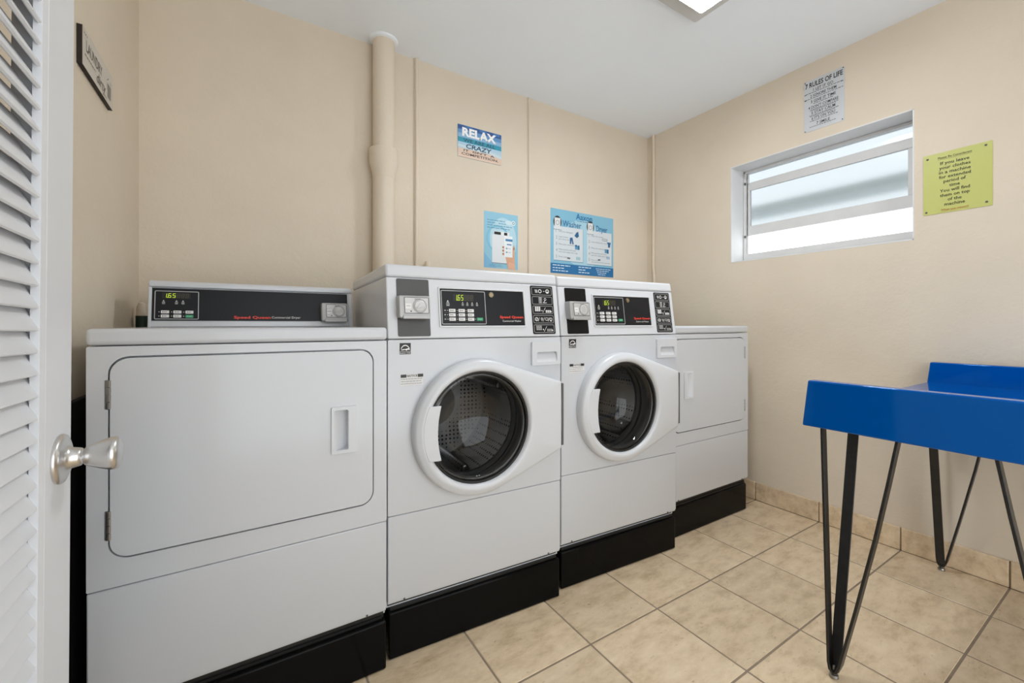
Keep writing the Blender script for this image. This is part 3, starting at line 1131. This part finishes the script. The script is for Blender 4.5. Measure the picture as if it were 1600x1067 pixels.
    gf = lambda a, b, d: flat(a, b, d if d < 0.04 else d - max(0.0, (CX - 0.165 - a)) * 0.065)
    bm = slab(B(), pts, gf, 0.036, 0.0480)
    finish('grip', bm, M_PLASTIC, dr, bevel=0.002)
    fl = lambda a, b, d: flat(CX + a, CZ + b, d)
    finish('glass_rim', lathe(B(), [(0.1915, 0.020), (0.1915, 0.031), (0.1880, 0.0325), (0.1845, 0.030), (0.1820, 0.022), (0.1820, 0.016), (0.1915, 0.016)], fl, 72), M_RUBBER, dr)
    prof = [(0.1835, 0.0235), (0.1760, 0.0260), (0.1690, 0.0200), (0.1600, -0.006), (0.1480, -0.045), (0.1220, -0.078), (0.0800, -0.096), (0.0400, -0.1015), (0.0, -0.1025)]
    finish('glass_bowl', lathe(B(), prof, fl, 72), M_GLASS, dr, smooth=80)
    finish('gasket', lathe(B(), [(0.2025, -0.002), (0.2025, -0.050), (0.196, -0.060), (0.200, -0.075), (0.190, -0.085), (0.190, -0.098), (0.215, -0.105)], fl, 72), M_GREYRUB, root)
    drum = finish('drum', lathe(B(), [(0.205, -0.106), (0.244, -0.110), (0.2485, -0.125), (0.2485, -0.430), (0.236, -0.450), (0.10, -0.462), (0.0, -0.464)], fl, 72), M_DRUM, root, smooth=50)
    for k in range(3):
        a0 = drum_turn + 2 * PI * k / 3
        ca, sa = math.cos(a0), math.sin(a0)
        fk = lambda a, b, d, ca=ca, sa=sa: fl(a * ca - b * sa, a * sa + b * ca, d)
        o = finish('lifter', slab(B(), [(0.2475, -0.045), (0.225, -0.026), (0.185, -0.012), (0.180, 0.0), (0.185, 0.012), (0.225, 0.026), (0.2475, 0.045)], fk, -0.44, -0.135), M_DRUM, drum, bevel=0.006)
    finish('drum_hub', lathe(B(), [(0.0, -0.446), (0.030, -0.448), (0.060, -0.455), (0.10, -0.4615)], fl, 40), M_STEEL, drum)
    # hinge strip in the gap on the right
    finish('hinge', box(B(), W - 0.010, W - 0.001, -0.022, -0.001, 0.600, 0.838), M_GREYRUB, dr, bevel=0.001)
    return root


def dryer(label, A, rz, W, hinge_left, hood_print):
    root = thing('tumble_dryer', label, 'dryer', (A[0], A[1], 0), rz, 'coin dryers')
    ZS, ZM, ZB_ = 1.0165, 0.4568, 0.1765
    flat = lambda a, b, d: (a, -d, b)
    m = (lambda x: x) if hinge_left else (lambda x: W - x)
    rng = lambda a, b: (min(m(a), m(b)), max(m(a), m(b)))
    bm = box(B(), 0.0, W, 0.0235, 0.70, 0.158, ZS)
    finish('cabinet', bm, M_ENAMEL, root, bevel=0.002)
    bm = box(B(), 0.012, W - 0.012, 0.014, 0.69, 0.150, 0.1575)
    box(bm, 0.006, W - 0.006, 0.020, 0.0225, 0.150, 0.180)
    finish('base_frame', bm, M_RUBBER, root, smooth=0)
    dx0, dx1 = rng(0.0415, 0.6350 if hinge_left else 0.6600)
    dz0, dz1 = 0.5245, 0.9875
    bm = plate(B(), rrect(0.0012, W - 0.0012, ZM + 0.0012, ZS - 0.0012, 0.003, 3), [rrect(dx0 - 0.0035, dx1 + 0.0035, dz0 - 0.0045, dz1 + 0.0045, 0.040, 8)], flat, -0.022, 0.0)
    finish('front_panel', bm, M_ENAMEL, root, bevel=0.0022)
    # door with a pocket for the scooped pull
    hx0, hx1 = rng(0.5165, 0.5880)
    sg = 1 if hinge_left else -1
    ox = hx0 if hinge_left else hx1
    kx0, kx1 = sorted((ox + sg * 0.008, ox + sg * 0.0465))
    dd = finish('door', plate(B(), rrect(dx0, dx1, dz0, dz1, 0.037, 8), [rrect(kx0, kx1, 0.6990, 0.8150, 0.004, 3)], flat, -0.022, 0.0025), M_ENAMEL, root, bevel=0.0022, seg=2)
    hf = lambda a, b, d: flat(ox + sg * a, b, d)
    bm = plate(B(), rrect(0.0, 0.0715, 0.6890, 0.8250, 0.004, 3), [rrect(0.0075, 0.0470, 0.6985, 0.8155, 0.005, 3)], hf, 0.0, 0.0085)
    hd_ = finish('handle', bm, M_PLASTIC, dd, bevel=0.0028, seg=3)
    prof = [(0.0070, 0.0080), (0.0100, 0.0060), (0.0330, -0.0140), (0.0420, -0.0185), (0.0475, -0.0190), (0.0475, -0.0205), (0.0070, -0.0205)]
    finish('scoop', slab(B(), prof, lambda a, b, d: (ox + sg * a, -b, d), 0.6980, 0.8160), M_PLASTIC, hd_)
    for za, zb in ((0.871, 0.938), (0.570, 0.637)):
        a, b = rng(0.0345, 0.0445)
        bm = B()
        cxh = (a + b) / 2
        for k in range(4):
            q0 = za + (zb - za) * (k + 0.04) / 4
            q1 = za + (zb - za) * (k + 0.96) / 4
            lathe(bm, [(0, q0), (0.0046, q0), (0.0046, q1), (0, q1)], lambda x, y, d: (cxh + x, -0.0015 + y, d), 10)
        box(bm, a - 0.002, b + 0.002, -0.0008, 0.004, za, zb)
        finish('hinge', bm, M_STEEL, root)
    lp = finish('lower_panel', seam_panel(B(), W, ZB_, ZM - 0.0012), M_ENAMEL, root, bevel=0.003)
    screw(lp, 0.060, ZB_ + 0.0075, 0.0022)
    screw(lp, W - 0.060, ZB_ + 0.0075, 0.0022)
    bm = box(B(), -0.001, W + 0.001, -0.002, 0.70, ZS + 0.0012, 1.0565)
    finish('worktop', bm, M_ENAMEL, root, bevel=0.010, seg=4)
    # control hood at the back of the worktop
    HX0, HX1, HY, LN = 0.0350, 0.6720, 0.4745 if hinge_left else 0.5900, 0.15
    HB = HY + (0.20 if hinge_left else 0.10)
    hood = lambda a, b, d: (a, HY + LN * (b - 1.06) - d, b)
    prof = [(HY, 1.0570), (HY + LN * 0.130, 1.1900), (HB, 1.1900), (HB, 1.0570)]
    hd = finish('control_hood', slab(B(), prof, lambda a, b, d: (d, a, b), HX0, HX1), M_ENAMEL, root, bevel=0.003)
    prof = [(HY + LN * 0.130 - 0.006, 1.1905), (HY + LN * 0.130 - 0.007, 1.2040), (HY + LN * 0.15, 1.2115), (HB, 1.2115), (HB, 1.1905)]
    finish('hood_cap', slab(B(), prof, lambda a, b, d: (d, a, b), HX0 - 0.001, HX1 + 0.001), M_ENAMEL, hd, bevel=0.004, seg=3)
    for xa, xb in ((HX0 - 0.0008, HX0 + 0.0075), (HX1 - 0.013, HX1 + 0.0008)):
        finish('hood_end', slab(B(), [(HY - 0.003, 1.0570), (HY + LN * 0.130 - 0.003, 1.1903), (HY + 0.06, 1.1903), (HY + 0.06, 1.0570)], lambda a, b, d: (d, a, b), xa, xb), M_ENAMEL, hd, bevel=0.0015)
    pn = finish('control_panel', slab(B(), [(HX0 + 0.0085, 1.0780), (HX0 + 0.6200, 1.0780), (HX0 + 0.6200, 1.1868), (HX0 + 0.0085, 1.1868)], hood, 0.0, 0.0012), M_PANEL, root)
    hp = lambda a, b, d: hood(HX0 + a, b, 0.0013 + d)
    keypad(root, pn, hp, 0.0150, 0.1335, 1.0825, 1.1782, (0.037, 0.107, 1.1560, 1.1690),
           [(0.0385, 1.1370, 1.0), (0.0725, 1.1370, 1.0), (0.0900, 1.1370, 1.0)],
           [(0.0430, 1.1072), (0.0755, 1.1072), (0.1080, 1.1072), (0.0430, 1.0935), (0.0755, 1.0935)], (0.1080, 1.0930), 0.0215, 0.0098)
    p = Print(hp)
    p.text('Speed Queen', 0.2345, 1.0865, 0.0092, '#e8402f', 2, 'l', 0.1145, bold=0.030)
    p.build('brand_lettering', pn)
    p = Print(hp)
    p.text('Commercial Dryer', 0.3520, 1.0875, 0.0078, '#e6e6e6', 2, 'l', 0.0960)
    p.build('model_lettering', pn)
    coin_unit(root, HX0 + 0.519, HX0 + 0.615, 1.0785, 1.1490, hood, 0.030)
    return root


W1A, W1B = (0.3747, 1.3265), (1.0435, 1.2910)
W2A, W2B = (1.0670, 1.3190), (1.7290, 1.2800)
dryer('white coin dryer at left, hinges at its left, wide panel on top', (-0.3114, 1.3055), 0.0, 0.679, True, True)
washer('white front-loading washer beside the left dryer, charcoal coin plate', W1A, W1B, M_PLATE_G, 0.6)
washer('white front-loading washer farther right, with a black coin plate', W2A, W2B, M_PLATE_D, 1.4)
dryer('white coin dryer at far right beside the bare right wall', (1.7750, 1.3400), math.radians(-0.3), 0.683, False, False)


def plinth(label, A, rz, x0, x1, y0, h=0.1495):
    bm = box(B(), x0, x1, y0, 0.70, 0.0005, h)
    o = finish('machine_plinth', bm, M_BLACK, bevel=0.006, seg=3)
    o.location = (A[0], A[1], 0)
    o.rotation_euler = (0, 0, rz)
    tag(o, label, 'plinth', 'black plinths under the machines')
    return o


rz1 = math.atan2(W1B[1] - W1A[1], W1B[0] - W1A[0])
rz2 = math.atan2(W2B[1] - W2A[1], W2B[0] - W2A[0])
plinth('black painted plinth under the left dryer', (-0.3114, 1.3055), 0.0, 0.001, 0.677, -0.002)
plinth('black painted plinth under the washer with the charcoal coin plate', W1A, rz1, 0.005, 0.666, 0.003)
plinth('black painted plinth under the washer with the black coin plate', W2A, rz2, 0.003, 0.666, 0.003)
plinth('black painted plinth under the far right dryer', (1.7750, 1.3400), math.radians(-0.3), 0.001, 0.672, 0.004)

# ================================================================== blue folding table on hairpin legs
tb = thing('folding_table', 'glossy blue table with raised end boards on black strap legs', 'table', (2.0, 0.32, 0))
TL = lambda x, y, z: (x - 2.0, y - 0.32, z)
TY0_, TY1_ = 0.035, 0.612
bm = B()
slab(bm, [(1.470, 0.772), (1.470, 0.812), (2.570, 0.812), (2.570, 0.772)], lambda a, b, d: TL(a, d, b), TY0_ + 0.004, TY1_ - 0.008)
finish('table_top', bm, M_BLUE, tb, bevel=0.003, seg=3)
for xa, xb, za in ((1.432, 1.469, 0.760), (2.571, 2.608, 0.760)):
    bm = slab(B(), [(TY0_, za), (TY1_ + 0.005, za), (TY1_ - 0.010, 0.8985), (TY0_ + 0.012, 0.8985)], lambda a, b, d: TL(d, a, b), xa, xb)
    finish('end_board', bm, M_BLUE, tb, bevel=0.005, seg=3)


def table_leg(fx_, fy, sx, sy):
    """two flat-bar straps bent to meet at the foot: a V along y and one bar running inwards along x"""
    zt = 0.772
    bm = B()
    b0 = 0.018
    v = [TL(fx_, fy + sy * 0.028, zt), TL(fx_, fy + sy * 0.0105, 0.045), TL(fx_, fy + sy * 0.007, 0.026), TL(fx_, fy, b0), TL(fx_, fy - sy * 0.009, 0.024),
         TL(fx_, fy - sy * 0.0165, 0.045), TL(fx_, fy - sy * 0.0570, 0.24), TL(fx_, fy - sy * 0.1000, 0.46), TL(fx_, fy - sy * 0.1275, 0.62), TL(fx_, fy - sy * 0.152, zt)]
    strap(bm, v, 0.026, (1, 0, 0), 0.007)
    v = [TL(fx_ + sx * 0.150, fy, zt), TL(fx_ + sx * 0.018, fy, 0.055), TL(fx_ + sx * 0.008, fy, 0.032), TL(fx_ - sx * 0.004, fy, 0.0245)]
    strap(bm, v, 0.028, (0, 1, 0), 0.006)
    lg = finish('leg', bm, M_IRON, tb, smooth=25, bevel=0.001)
    finish('mounting_plate', box(B(), *sorted((TL(fx_ - sx * 0.02, 0, 0)[0], TL(fx_ + sx * 0.17, 0, 0)[0])),
                                 *sorted((TL(0, fy + sy * 0.035, 0)[1], TL(0, fy - sy * 0.165, 0)[1])), 0.7665, 0.7718), M_IRON, lg)
    c = TL(fx_, fy, 0)
    finish('foot_glide', lathe(B(), [(0, 0.0006), (0.011, 0.0006), (0.0125, 0.004), (0.011, 0.011), (0.006, 0.013), (0.0045, 0.036), (0, 0.037)],
                               lambda a, b, d: (c[0] + a, c[1] + b, d), 16), M_STEEL, lg)


table_leg(1.507, 0.563, 1, 1)
table_leg(2.560, 0.563, -1, 1)
table_leg(1.507, 0.088, 1, -1)
table_leg(2.560, 0.088, -1, -1)

# ================================================================== ceiling lamp
lt_ = thing('ceiling_lamp', 'square white ceiling lamp, lit, at the top edge', 'lamp', (1.580, 1.012, ZC))
finish('lamp_base', slab(B(), rrect(-0.20, 0.20, -0.20, 0.20, 0.012, 3), lambda a, b, d: (a, b, -d), 0.0, 0.028), M_LAMPB, lt_, bevel=0.004)
bm = B()
prof = [(0.111, 0.0715), (0.108, 0.0745), (0.100, 0.0765), (0.0, 0.080)]
finish('lamp_tray', slab(B(), rrect(-0.114, 0.114, -0.114, 0.114, 0.010, 3), lambda a, b, d: (a, b, -d), 0.0285, 0.0730), M_LAMPB, lt_, bevel=0.002)
ringz = [[bm.verts.new((a, b, -d)) for a, b in rrect(-r_, r_, -r_, r_, r_ * 0.08, 3)] for r_, d in prof[:-1]]
for A_, C_ in zip(ringz, ringz[1:]):
    for i in range(len(A_)):
        bm.faces.new((A_[i], A_[(i + 1) % len(A_)], C_[(i + 1) % len(A_)], C_[i]))
bm.faces.new(ringz[-1])
finish('glass_shade', bm, M_LAMP, lt_, smooth=40)

# ================================================================== signs and posters
fb = lambda X0, Z0, Y=YB: (lambda a, b, d: (a, -d, b))


def board(name, label, cat, loc, rotz, wd, hg, thick, face, rad=0.003, edge=None):
    """flat sign standing on its wall: local x to the right, z up, -y towards the room"""
    t_ = thing(name, label, cat, loc, rotz)
    fn = lambda a, b, d: (a, -d, b)
    finish('panel', slab(B(), rrect(0, wd, 0, hg, rad, 3), fn, 0.0005, thick), edge or ink(face, 0.4), t_)
    p = Print(lambda a, b, d: (a, -thick - d, b))
    if edge:
        p.poly(rrect(0.0008, wd - 0.0008, 0.0008, hg - 0.0008, rad, 3), face, 1)
    return t_, p


def pin(t_, x, z, thick, r=0.004, m=None):
    finish('screw', lathe(B(), [(0, 0.003), (r * 0.5, 0.0028), (r, 0.001), (r, 0.0), (0, 0.0)], lambda a, b, d: (x + a, -thick - d, z + b), 12), m or M_GREYRUB, t_)


def dashes(p, x0, x1, z, h, c, layer=2, lo=0.006, hi=0.016):
    x = x0
    while x < x1 - lo * 0.5:
        l_ = random.uniform(lo, hi)
        p.rect(x, min(x + l_, x1), z, z + h, c, layer)
        x += l_ + h * 0.9


# beach sign on the back wall
t_, p = board('relax_sign', 'blue and sand beach sign with a slogan on the back wall', 'sign', (1.0228, YB, 2.0300), 0, 0.2902, 0.1840, 0.003, '#5fa3c9')
Wd, Hg = 0.2902, 0.1840
p.rect(0, Wd, 0.158, Hg, '#2a5c9c', 1)
p.rect(0, Wd, 0.136, 0.158, '#5f92c4', 1)
p.rect(0, Wd, 0.113, 0.136, '#86b0d4', 1)
p.rect(0, Wd, 0.086, 0.113, '#1f93ae', 1)
p.rect(0, Wd, 0.070, 0.086, '#a9cbe0', 1)
p.rect(0, Wd, 0.050, 0.070, '#b9cfdc', 1)
p.rect(0, Wd, 0.0, 0.050, '#dcc2ae', 1)
for k in range(6):
    x = 0.026 + k * 0.046
    p.disc(x, 0.172 + 0.004 * (k % 2), 0.024, '#3f77b4' if k % 2 else '#234f8c', 2, 16, 0.007)
p.poly([(0.0, 0.060), (0.10, 0.054), (0.2, 0.052), (Wd, 0.036), (Wd, 0.052), (0.2, 0.066), (0.1, 0.062), (0.0, 0.070)], '#c9dbe4', 2)
p.text('RELAX', Wd / 2 - 0.005, 0.1240, 0.046, '#f4f6f8', 4, 'c', 0.226, bold=0.045)
p.text('WE ARE ALL', Wd / 2 - 0.004, 0.0905, 0.0195, '#12506a', 4, 'c', 0.212, bold=0.02)
p.text('CRAZY', Wd / 2 - 0.008, 0.0550, 0.0255, '#0f4a63', 4, 'c', 0.172, bold=0.025, shear=0.12)
p.text("IT  ISN'T  A", Wd / 2 - 0.006, 0.0345, 0.0125, '#3a2a2a', 4, 'c', 0.205, bold=0.015)
p.text('COMPETITION.', Wd / 2, 0.0140, 0.0135, '#3a2422', 4, 'c', 0.245, bold=0.015)
p.build('print', t_)

# smaller poster: a phone held at a machine
Wd, Hg = 0.2405, 0.3370
t_, p = board('payment_poster', 'smaller light blue poster showing a hand holding a phone', 'poster', (1.1935, YB, 1.4045), 0, Wd, Hg, 0.001, '#8fc3d9', 0.001)
p.poly([(0.0, 0.0), (0.09, 0.0), (0.04, 0.05), (0.0, 0.09)], '#7cb4d6', 1)
p.disc(Wd * 0.56, Hg * 0.52, 0.094, '#b4d6e4', 1, 40, 0.135)
p.ring(Wd * 0.40, Hg * 0.53, 0.082, 0.012, '#7fbcd4', 2, 36)
p.disc(Wd * 0.72, Hg * 0.845, 0.024, '#cfe3ea', 2, 20, 0.014)
p.disc(Wd * 0.86, Hg * 0.845, 0.015, '#d7e8ee', 3, 20, 0.015)
p.ring(Wd * 0.86, Hg * 0.845, 0.0085, 0.003, '#26465a', 4, 18)
for k, (a, b) in enumerate(((0.09, 0.60), (0.09, 0.34), (0.09, 0.82), (0.09, 0.78))):
    dashes(p, Wd * a, Wd * b, Hg * (0.845 - 0.045 * k), 0.0045, '#5f97b4', 4, 0.010, 0.03)
dashes(p, Wd * 0.42, Wd * 0.66, Hg * 0.80, 0.0045, '#5f97b4', 4, 0.010, 0.03)
p.rect(Wd * 0.23, Wd * 0.76, Hg * 0.085, Hg * 0.10, '#7d8e98', 3)
p.rect(Wd * 0.23, Wd * 0.74, Hg * 0.10, Hg * 0.60, '#dfe3e6', 4)
p.rect(Wd * 0.28, Wd * 0.74, Hg * 0.60, Hg * 0.665, '#e4e8ea', 4)
p.rect(Wd * 0.29, Wd * 0.485, Hg * 0.605, Hg * 0.655, '#161616', 5)
p.rect(Wd * 0.58, Wd * 0.675, Hg * 0.605, Hg * 0.655, '#161616', 5)
p.poly([(Wd * 0.62, Hg * 0.215), (Wd * 0.70, Hg * 0.0), (Wd * 0.92, Hg * 0.0), (Wd * 0.90, Hg * 0.10), (Wd * 0.89, Hg * 0.36), (Wd * 0.84, Hg * 0.40), (Wd * 0.78, Hg * 0.30)], '#dba889', 5)
p.poly([(Wd * 0.70, Hg * 0.0), (Wd * 0.92, Hg * 0.0), (Wd * 0.905, Hg * 0.10), (Wd * 0.72, Hg * 0.13)], '#e3b296', 6)
for k in range(3):
    p.disc(Wd * 0.565, Hg * (0.385 - 0.06 * k), 0.0095, '#d8a888', 5, 12, 0.008)
    p.disc(Wd * 0.545, Hg * (0.388 - 0.06 * k), 0.0035, '#6b4a42', 6, 8, 0.006)
p.rect(Wd * 0.585, Wd * 0.83, Hg * 0.215, Hg * 0.60, '#e9eef1', 7)
p.rect(Wd * 0.62, Wd * 0.83, Hg * 0.505, Hg * 0.545, '#3d7fae', 8)
p.rect(Wd * 0.66, Wd * 0.80, Hg * 0.435, Hg * 0.455, '#4a78a6', 8)
for k in range(2):
    p.rect(Wd * 0.63, Wd * 0.68, Hg * (0.36 - 0.07 * k), Hg * (0.385 - 0.07 * k), '#7b99ab', 8)
    p.rect(Wd * 0.70, Wd * 0.78, Hg * (0.368 - 0.07 * k), Hg * (0.378 - 0.07 * k), '#a9bac4', 8)
p.disc(Wd * 0.875, Hg * 0.385, 0.006, '#d3a083', 7, 10, 0.02)
p.rect(Wd * 0.865, Wd * 0.885, Hg * 0.36, Hg * 0.40, '#5a4038', 8)
dashes(p, Wd * 0.15, Wd * 0.50, Hg * 0.055, 0.0035, '#6d9cb8', 4)
dashes(p, Wd * 0.15, Wd * 0.52, Hg * 0.030, 0.0035, '#6d9cb8', 4)
p.build('print', t_)

# large instruction poster
Wd, Hg = 0.5725, 0.4270
t_, p = board('instruction_poster', 'larger light blue poster with washer and dryer instructions', 'poster', (1.6895, YB, 1.4040), 0, Wd, Hg, 0.001, '#83bcd6', 0.001)
p.disc(Wd * 0.50, Hg * 0.50, 0.19, '#a8d0e0', 1, 40, 0.165)
p.rect(0, Wd, 0, Hg * 0.155, '#1a6ea6', 2)
p.text('Aaxon', Wd * 0.51, Hg * 0.885, 0.040, '#1d74a8', 4, 'c', 0.150, bold=0.02)
dashes(p, Wd * 0.40, Wd * 0.63, Hg * 0.855, 0.005, '#4b86a8', 4, 0.01, 0.03)
for side, x0, x1, z0, z1, ttl, tx in ((0, 0.045, 0.49, 0.205, 0.735, 'Washer', 0.175), (1, 0.555, 0.97, 0.190, 0.740, 'Dryer', 0.705)):
    p.rect(Wd * x0 + 0.003, Wd * x1 + 0.003, Hg * z0 - 0.004, Hg * z1, '#6b93a8', 2)
    p.rect(Wd * x0, Wd * x1, Hg * z0, Hg * z1, '#d6dde2', 3)
    p.text(ttl, Wd * tx, Hg * 0.745, 0.040, '#2a6d9c', 5, 'l', 0.165 if side == 0 else 0.108, bold=0.012)
    # small machine picture with a dark surround
    mx, mz = Wd * (x0 + 0.055), Hg * 0.795
    p.disc(mx, mz, 0.034, '#2b2f33', 4, 24, 0.042)
    p.rect(mx - 0.024, mx + 0.024, mz - 0.042, mz + 0.028, '#dfe1e2', 5)
    p.ring(mx, mz - 0.004, 0.016, 0.004, '#9aa0a4', 6, 18)
    dashes(p, mx - 0.034, mx + 0.036, mz - 0.052, 0.004, '#7d8890', 5, 0.01, 0.02)
steps = (('1', 'Add your detergent'), ('2', 'Load clothes', 'and close lid'), ('3', 'Make your selections'), ('4', 'Make payment with your', 'smart card, loyalty card or app'), ('5', 'Press start'))
steps2 = (('1', 'Clean lint screen'), ('2', 'Load clothes into dryer'), ('3', 'Make your selections'), ('4', 'Make payment with your', 'smart card, loyalty card or app'), ('5', 'Press start'))
for sx, st in ((0.075, steps), (0.580, steps2)):
    for k, s_ in enumerate(st):
        z = Hg * (0.635 - 0.0985 * k)
        p.text(s_[0], Wd * sx, z, 0.020, '#8d979e', 5, 'l')
        for q, ln in enumerate(s_[1:]):
            p.text(ln, Wd * (sx + 0.042), z + 0.005 - 0.016 * q + (0.007 if len(s_) > 2 else 0), 0.0095, '#747f87', 5, 'l', min(len(ln) * 0.0068, 0.165 if sx < 0.5 else 0.160))
NV = '#22628f'
p.poly([(Wd * 0.355, Hg * 0.615), (Wd * 0.395, Hg * 0.585), (Wd * 0.425, Hg * 0.615), (Wd * 0.415, Hg * 0.69), (Wd * 0.385, Hg * 0.67)], NV, 5)
p.poly([(Wd * 0.285, Hg * 0.575), (Wd * 0.325, Hg * 0.585), (Wd * 0.345, Hg * 0.48), (Wd * 0.325, Hg * 0.475), (Wd * 0.312, Hg * 0.54), (Wd * 0.305, Hg * 0.475), (Wd * 0.285, Hg * 0.48)], NV, 5)
p.rect(Wd * 0.365, Wd * 0.435, Hg * 0.40, Hg * 0.465, '#5b95bb', 5)
p.rect(Wd * 0.410, Wd * 0.435, Hg * 0.40, Hg * 0.47, NV, 6)
p.rect(Wd * 0.365, Wd * 0.395, Hg * 0.445, Hg * 0.475, NV, 6)
for k in range(3):
    p.rect(Wd * (0.385 + 0.022 * k), Wd * (0.401 + 0.022 * k), Hg * 0.235, Hg * 0.285, '#8fc0c6', 5)
    p.rect(Wd * (0.880 + 0.020 * k), Wd * (0.894 + 0.020 * k), Hg * 0.300, Hg * 0.345, '#93aed0', 5)
p.rect(Wd * 0.245, Wd * 0.290, Hg * 0.238, Hg * 0.262, '#5d6468', 5)
p.rect(Wd * 0.735, Wd * 0.775, Hg * 0.262, Hg * 0.286, '#5d6468', 5)
p.frame(Wd * 0.805, Wd * 0.895, Hg * 0.600, Hg * 0.635, 0.003, '#555b60', 5)
p.poly([(Wd * 0.885, Hg * 0.585), (Wd * 0.955, Hg * 0.585), (Wd * 0.945, Hg * 0.545), (Wd * 0.938, Hg * 0.50), (Wd * 0.905, Hg * 0.50), (Wd * 0.905, Hg * 0.545)], NV, 6)
p.rect(Wd * 0.850, Wd * 0.915, Hg * 0.40, Hg * 0.465, '#5b95bb', 5)
p.rect(Wd * 0.890, Wd * 0.915, Hg * 0.395, Hg * 0.465, NV, 6)
dashes(p, Wd * 0.63, Wd * 0.95, Hg * 0.225, 0.004, '#9aa4aa', 5)
for (x0, x1), hh in (((0.03, 0.29), 0.010), ((0.42, 0.62), 0.010), ((0.70, 0.95), 0.007)):
    for k in range(3 if hh > 0.008 else 4):
        q = (0.03 * k if x0 > 0.5 else (0.0, 0.08, -0.02)[k % 3])
        dashes(p, Wd * (x0 + (0.012 * k if x0 > 0.5 else 0)), Wd * (x1 - abs(q)), Hg * (0.118 - (0.042 if hh > 0.008 else 0.031) * k), hh * 0.62, '#cfe4f0', 4, 0.012, 0.035)
p.build('print', t_)

# rules sign above the window (right wall)
Wd, Hg = 0.1870, 0.2800
t_, p = board('rules_sign', 'white metal sign of seven life rules above the window', 'sign', (XR, 1.1225, 2.1240), -PI / 2, Wd, Hg, 0.002, '#c9ccd0', 0.006)
p.text('7 RULES OF LIFE', Wd / 2, 0.2400, 0.026, '#20242a', 3, 'c', 0.172, bold=0.02)
for k, s_ in enumerate(('1 LET IT GO', '2 IGNORE THEM', '3 GIVE IT TIME', "4 DON'T COMPARE", '5 STAY CALM', "6 IT'S ON YOU", '7 SMILE')):
    z = 0.2150 - 0.0312 * k
    wl = (0.092, 0.120, 0.116, 0.138, 0.110, 0.108, 0.062)[k]
    p.text(s_, Wd / 2 - 0.002, z, 0.0150, '#2c3036', 3, 'c', wl, bold=0.01)
    dashes(p, (0.008, 0.004, 0.045, 0.032, 0.026, 0.030, 0.028)[k], (0.178, 0.182, 0.142, 0.160, 0.165, 0.160, 0.150)[k], z - 0.0075, 0.0030, '#4a4e54', 3, 0.005, 0.014)
    if k in (3, 4):
        dashes(p, 0.030, 0.150, z - 0.0125, 0.0026, '#5a5e64', 3, 0.005, 0.014)
p.rect(0.003, 0.010, 0.2050, 0.2085, '#2c3036', 3)
p.rect(0.003, 0.013, 0.1740, 0.1780, '#2c3036', 3)
p.rect(0.172, 0.182, 0.2060, 0.2090, '#2c3036', 3)
p.build('print', t_)
for x, z in ((0.006, 0.274), (0.181, 0.274), (0.006, 0.006), (0.178, 0.008)):
    pin(t_, x, z, 0.002, 0.003)

# yellow notice (right wall)
Wd, Hg = 0.2105, 0.2700
t_, p = board('yellow_notice', 'laminated yellow notice about leaving clothes, right of the window', 'notice', (XR, 0.6372, 1.5605), -PI / 2, Wd, Hg, 0.002, '#c2c573', 0.002)
K = '#1f2410'
p.text('Please Be Considerate', Wd * 0.475, 0.2425, 0.0085, '#3c4020', 3, 'c', 0.104, bold=0.008)
p.rect(Wd * 0.475 - 0.052, Wd * 0.475 + 0.052, 0.2385, 0.2393, '#3c4020', 3)
for k, (s_, wl) in enumerate((('If you leave', 0.089), ('your clothes', 0.096), ('in a machine', 0.097), ('for extended', 0.097), ('period of', 0.068), ('time', 0.032), ('You will find', 0.092), ('them on top', 0.091), ('of the', 0.042), ('machine', 0.063))):
    p.text(s_, Wd * 0.475, 0.2145 - 0.0204 * k, 0.0135, K, 3, 'c', wl, bold=0.010)
p.text('When you return!!!', Wd * 0.475, 0.0100, 0.0075, '#b0602c', 3, 'c', 0.085, bold=0.008)
p.rect(Wd * 0.475 - 0.043, Wd * 0.475 + 0.043, 0.0068, 0.0074, '#b0602c', 3)
p.build('print', t_)
for x, z in ((0.014, 0.252), (0.192, 0.256), (0.010, 0.012), (0.194, 0.018)):
    pin(t_, x, z, 0.002, 0.0042)

# laundry sign (left wall)
Wd, Hg = 0.2830, 0.1000
t_, p = board('laundry_sign', 'small wooden laundry sign with dark edges on the left wall', 'sign', (XL, 1.4790, 1.7300), PI / 2, Wd, Hg, 0.011, '#cbc6bd', 0.001, edge=mat('dark_wood_edge', (0.018, 0.010, 0.008, 1), 0.6))
p.text('LAUNDRY', 0.0300, 0.0480, 0.0300, '#4a4642', 3, 'l', 0.140, bold=0.0)
p.text('dirty', 0.1200, 0.0140, 0.0300, '#3c3834', 3, 'l', 0.085, bold=0.005, shear=0.25)
dashes(p, 0.012, 0.045, 0.0860, 0.004, '#77716a', 3)
dashes(p, 0.018, 0.110, 0.0330, 0.0042, '#77716a', 3)
dashes(p, 0.190, 0.220, 0.0080, 0.003, '#77716a', 3)
p.poly([(0.222, 0.060), (0.262, 0.060), (0.257, 0.018), (0.228, 0.018)], '#8b857d', 3)
for k in range(4):
    p.rect(0.2245, 0.2600, 0.024 + 0.009 * k, 0.0255 + 0.009 * k, '#5d5851', 4)
p.line(0.220, 0.066, 0.236, 0.078, 0.003, '#77716a', 3)
p.line(0.262, 0.066, 0.250, 0.074, 0.003, '#77716a', 3)
p.build('print', t_)

bpy.data.objects.remove(_to)
bpy.data.curves.remove(_tc)
